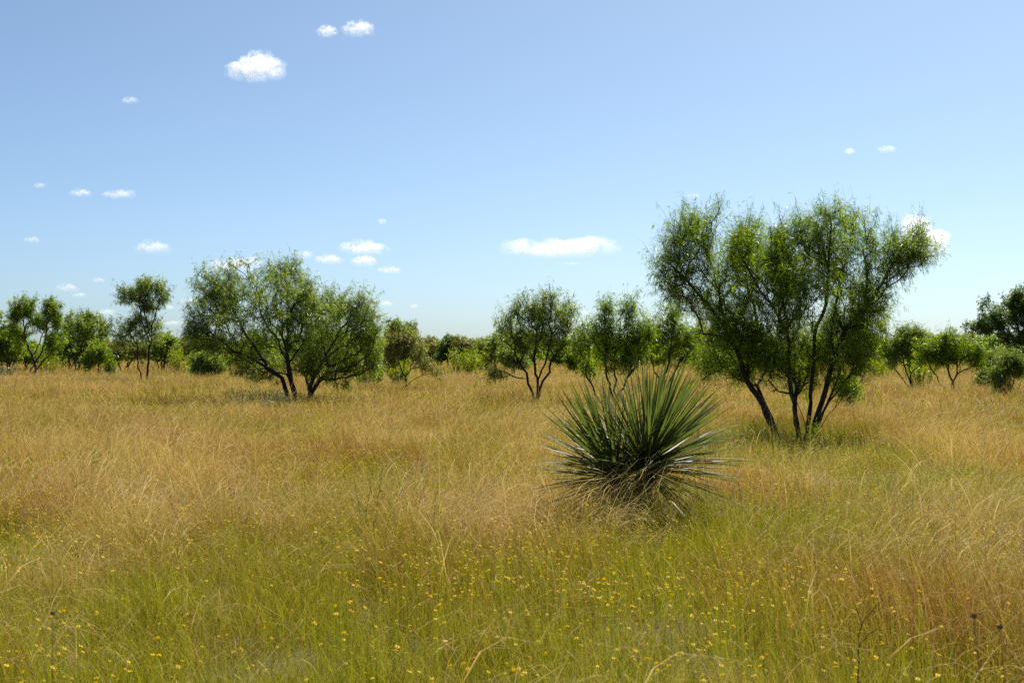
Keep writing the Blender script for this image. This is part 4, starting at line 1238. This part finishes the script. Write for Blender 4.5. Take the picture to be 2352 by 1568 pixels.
# pale furry seed spikes that stand before the yucca
msk = bpy.data.materials.new('pale_spike'); t = NT(msk)
rgb = t.n('ShaderNodeRGB'); rgb.outputs[0].default_value = (0.62, 0.50, 0.36, 1)
leafy(t, rgb.outputs[0], 0.35, 0.8, 0.1)
for i, (px, py, d, ln, lab) in enumerate((
        (1593, 1062, 12.6, 0.16, 'long pale seed spike in front of the bigger yucca head, nearer its middle'),
        (1612, 1066, 12.4, 0.11, 'shorter pale seed spike beside the long one before the bigger yucca head'),
        (1484, 1062, 12.7, 0.10, 'pale seed spike before the gap between both yucca heads'),
        (1694, 1092, 12.5, 0.09, 'curved pale seed spike at the outer tips of the bigger yucca head'),
        (1617, 1030, 13.0, 0.14, 'slim high seed spike among the leaves of the bigger yucca head'))):
    rg = np.random.default_rng(200 + i)
    tp = at(px, py, d)
    root = tag(empty('seed_spike', (tp[0] + 0.05, d, 0)), lab, 'grass spike', 'pale grass spikes before the yucca')
    P = np.array([[0, 0, -0.03], [-0.01, 0, tp[2] * 0.55], [-0.05, 0, tp[2] - ln / 2]])
    f = norm(P[1:] - P[:-1])
    link(bpy.data.objects.new('stalk', tube_mesh('stalk', P[:-1], P[1:], np.full(2, 0.0018), np.full(2, 0.0016), f, f, 5, M_DEAD)), root)
    k = 90
    u = rg.random(k)
    b = P[-1][None] + np.array([-0.03 * ln / 0.1, 0, 1.0])[None] * (u * ln)[:, None]
    dd = norm(rg.normal(size=(k, 3)) + np.array([0, 0, 0.7]))
    V = kites(b, dd, np.full(k, 0.016), np.full(k, 0.004), rg, 0).reshape(-1, 3)
    sp_ = link(bpy.data.objects.new('spike', make_mesh('spike', V, np.arange(len(V)).reshape(-1, 4), None, [msk])), root)
    tag(sp_, kind='stuff')

# ---------------------------------------------------------------- clouds
mc = bpy.data.materials.new('cloud_vapour')
t = NT(mc)
tc = t.n('ShaderNodeTexCoord')
nz = t.n('ShaderNodeTexNoise'); nz.inputs['Scale'].default_value = 7.0; nz.inputs['Detail'].default_value = 2; nz.inputs['Roughness'].default_value = 0.6
t.l(tc.outputs['Object'], nz.inputs['Vector'])
den = t.attr('vapour', 'OBJECT')
sp = t.n('ShaderNodeSeparateXYZ'); t.l(tc.outputs['Generated'], sp.inputs[0])
base_fade = t.math('MULTIPLY', sp.outputs[2], 2.4, 0, True)
ln = t.n('ShaderNodeVectorMath', operation='DISTANCE'); t.l(tc.outputs['Generated'], ln.inputs[0]); ln.inputs[1].default_value = (0.5, 0.5, 0.45)
base_fade = t.math('MULTIPLY', base_fade, t.math('MULTIPLY_ADD', ln.outputs['Value'], -3.6, 1.95, True))
dn = t.math('MULTIPLY', t.math('MULTIPLY', den, base_fade), t.math('MULTIPLY_ADD', nz.outputs['Fac'], 5.0, -2.0, True))
vs = t.n('ShaderNodeVolumePrincipled')
vs.inputs['Color'].default_value = (1, 1, 1, 1)
vs.inputs['Anisotropy'].default_value = 0.35
t.l(dn, vs.inputs['Density'])
t.l(vs.outputs[0], t.n('ShaderNodeOutputMaterial').inputs['Volume'])


def ico(sub):
    import bmesh
    b = bmesh.new()
    bmesh.ops.create_icosphere(b, subdivisions=sub, radius=1.0)
    V = np.array([v.co[:] for v in b.verts]); F = np.array([[v.index for v in f.verts] for f in b.faces])
    b.free()
    return V, F


ICO_V, ICO_F = ico(5)


def cloud(px, py, wpx, hpx, od, puffs, seed, lab):
    """hull round a heap of puffs (given in the unit box, x -1..1, z 0 base..1 top); od: how thick it looks"""
    rg = np.random.default_rng(seed)
    el = max((HY - py) / FPX, 0.02)
    d = 420.0 / el
    W = wpx * 1.12 / FPX * d
    H = hpx * 1.15 / FPX * d
    c = at(px, py, d)
    u = ICO_V
    dist = np.full(len(u), 0.02)
    asp = H / W
    for (x, z, r) in puffs:
        o = np.array([x * 0.5, rg.uniform(-0.12, 0.12) * min(1, 2 * asp), (z - 0.5) * asp])
        r_ = r * 0.5
        rz = min(r_, 0.55 * asp)
        sc_ = np.array([r_, r_ * 0.9, rz])
        uu, oo = u / sc_, o / sc_
        A = (uu ** 2).sum(1); B = -2 * (uu * oo).sum(1); C_ = (oo ** 2).sum() - 1
        disc = B * B - 4 * A * C_
        tt = np.where(disc > 0, (-B + np.sqrt(np.maximum(disc, 0))) / (2 * A), 0)
        dist = np.maximum(dist, tt)
    V = u * dist[:, None]
    nzv = np.array([mnoise.fractal(Vector((*(v * 9.0 / max(asp, .35) ** .5 + seed * 3.1),)), 0.9, 2.1, 4) for v in V])
    V = V * (1 + 0.22 * nzv)[:, None]
    V[:, 2] = np.maximum(V[:, 2], -0.46 * asp + 0.02 * asp * nzv)
    me = make_mesh('cloud', V, None, ICO_F, [mc], smooth=True)
    o = link(bpy.data.objects.new('cloud', me))
    o.location = [float(v) for v in c]
    o.scale = (W, W, W)
    o['vapour'] = float(od * 0.34 / W)
    tag(o, lab, 'cloud', 'small fair weather clouds')
    return o


P_HEAP = [(-0.62, 0.34, 0.36), (-0.3, 0.62, 0.34), (0.18, 0.62, 0.46), (0.55, 0.45, 0.42), (0, 0.3, 0.6), (0.75, 0.3, 0.22)]
P_LONG = [(-0.78, 0.35, 0.20), (-0.52, 0.42, 0.24), (-0.15, 0.45, 0.32), (0.2, 0.35, 0.3), (0.58, 0.62, 0.28), (0.8, 0.4, 0.18), (0.0, 0.25, 0.6)]
P_TAIL = [(-0.6, 0.4, 0.3), (-0.25, 0.6, 0.32), (0.15, 0.5, 0.3), (0.5, 0.35, 0.25), (0.82, 0.25, 0.14), (0, 0.3, 0.55)]
P_WISP = [(-0.5, 0.35, 0.4), (0.1, 0.6, 0.35), (0.55, 0.5, 0.35), (0.0, 0.4, 0.7)]
P_TOWER = [(-0.25, 0.72, 0.42), (0.05, 0.66, 0.4), (0.45, 0.42, 0.42), (-0.6, 0.35, 0.32), (0.1, 0.25, 0.7), (0.8, 0.2, 0.2)]
for i, (px, py, w, h, od, pf, lab) in enumerate((
        (586, 154, 128, 66, 20, P_HEAP, 'plump white cloud, biggest in the open blue sky'),
        (820, 65, 74, 38, 10, P_HEAP, 'ragged white cloud highest in the sky, larger of a close pair'),
        (750, 69, 52, 32, 8, P_WISP, 'ragged white cloud highest in the sky, smaller of a close pair'),
        (298, 230, 44, 17, 4, P_WISP, 'small curled wisp alone below and beside the plump cloud'),
        (186, 443, 60, 19, 8, P_TAIL, 'thin flat cloud of a level pair, the more solid one'),
        (272, 447, 84, 20, 6, P_WISP, 'thin flat cloud of a level pair, the wider fainter one'),
        (90, 426, 32, 13, 4, P_WISP, 'tiny slanting wisp near the picture edge above the flat pair'),
        (75, 550, 44, 16, 6, P_TAIL, 'tiny flat cloud above the forked tree near the picture edge'),
        (355, 568, 94, 30, 10, P_TAIL, 'flat cloud with one raised hump above the slender two tiered mesquite'),
        (540, 608, 124, 36, 16, P_LONG, 'white cloud behind the top of the broad mesquite'),
        (838, 570, 126, 32, 16, P_TAIL, 'long rounded white cloud above the outer end of the broad mesquite'),
        (757, 596, 74, 25, 12, P_TAIL, 'middling cloud under the long rounded one, nearer the broad mesquite'),
        (833, 600, 60, 28, 13, P_HEAP, 'small heaped cloud tucked right under the long rounded one'),
        (700, 584, 38, 22, 6, P_WISP, 'small wisp of cloud close to the top of the broad mesquite'),
        (896, 621, 66, 17, 10, P_TAIL, 'small flat cloud, lowest of the cluster by the broad mesquite'),
        (877, 507, 24, 18, 4, P_WISP, 'tiny faint wisp above the long rounded cloud'),
        (1284, 570, 262, 46, 20, P_LONG, 'longest white cloud in the clear sky between the biggest trees'),
        (1310, 606, 60, 8, 3, P_WISP, 'faint thin streak under the longest cloud'),
        (2118, 548, 130, 112, 26, P_TOWER, 'tall bright cloud behind the outer branches of the tall mesquite'),
        (1953, 345, 24, 20, 7, P_WISP, 'tiny bright puff high above the tall mesquite, more solid of two'),
        (2037, 343, 48, 18, 3.5, P_WISP, 'tiny faint streak high above the tall mesquite beside the puff'),
        (886, 697, 42, 15, 9, P_TAIL, 'small cloud just off the outer leaves of the broad mesquite'),
        (950, 703, 20, 10, 7, P_WISP, 'tiny cloud dot over the skyline gap by the broad mesquite'),
        (1268, 698, 56, 22, 10, P_TAIL, 'small cloud behind the top of the open airy mesquite'),
        (1342, 718, 28, 11, 7, P_WISP, 'tiny cloud between the open airy mesquite and the one by the yucca'),
        (156, 661, 62, 24, 7, P_TAIL, 'hazy cloud low over the forked tree, upper one'),
        (182, 678, 36, 11, 6, P_WISP, 'hazy cloud low beside the forked tree, small lower one'),
        (226, 643, 36, 14, 7, P_TAIL, 'hazy little cloud between the forked and the slender tree'),
        (432, 690, 40, 18, 8, P_TAIL, 'low cloud touching the outer leaves of the broad mesquite'),
        (243, 718, 52, 16, 6, P_WISP, 'low hazy cloud behind the side branch of the slender mesquite'),
        (395, 743, 50, 13, 6, P_WISP, 'lowest hazy cloud between the slender and the broad mesquite'),
        (388, 706, 24, 12, 6, P_WISP, 'small hazy cloud beside the upper tier of the slender mesquite'),
        (1593, 450, 40, 10, 2, P_WISP, 'faint wisp at the very top twigs of the tall mesquite'))):
    cloud(px, py, w, h, od, pf, i + 1, lab)
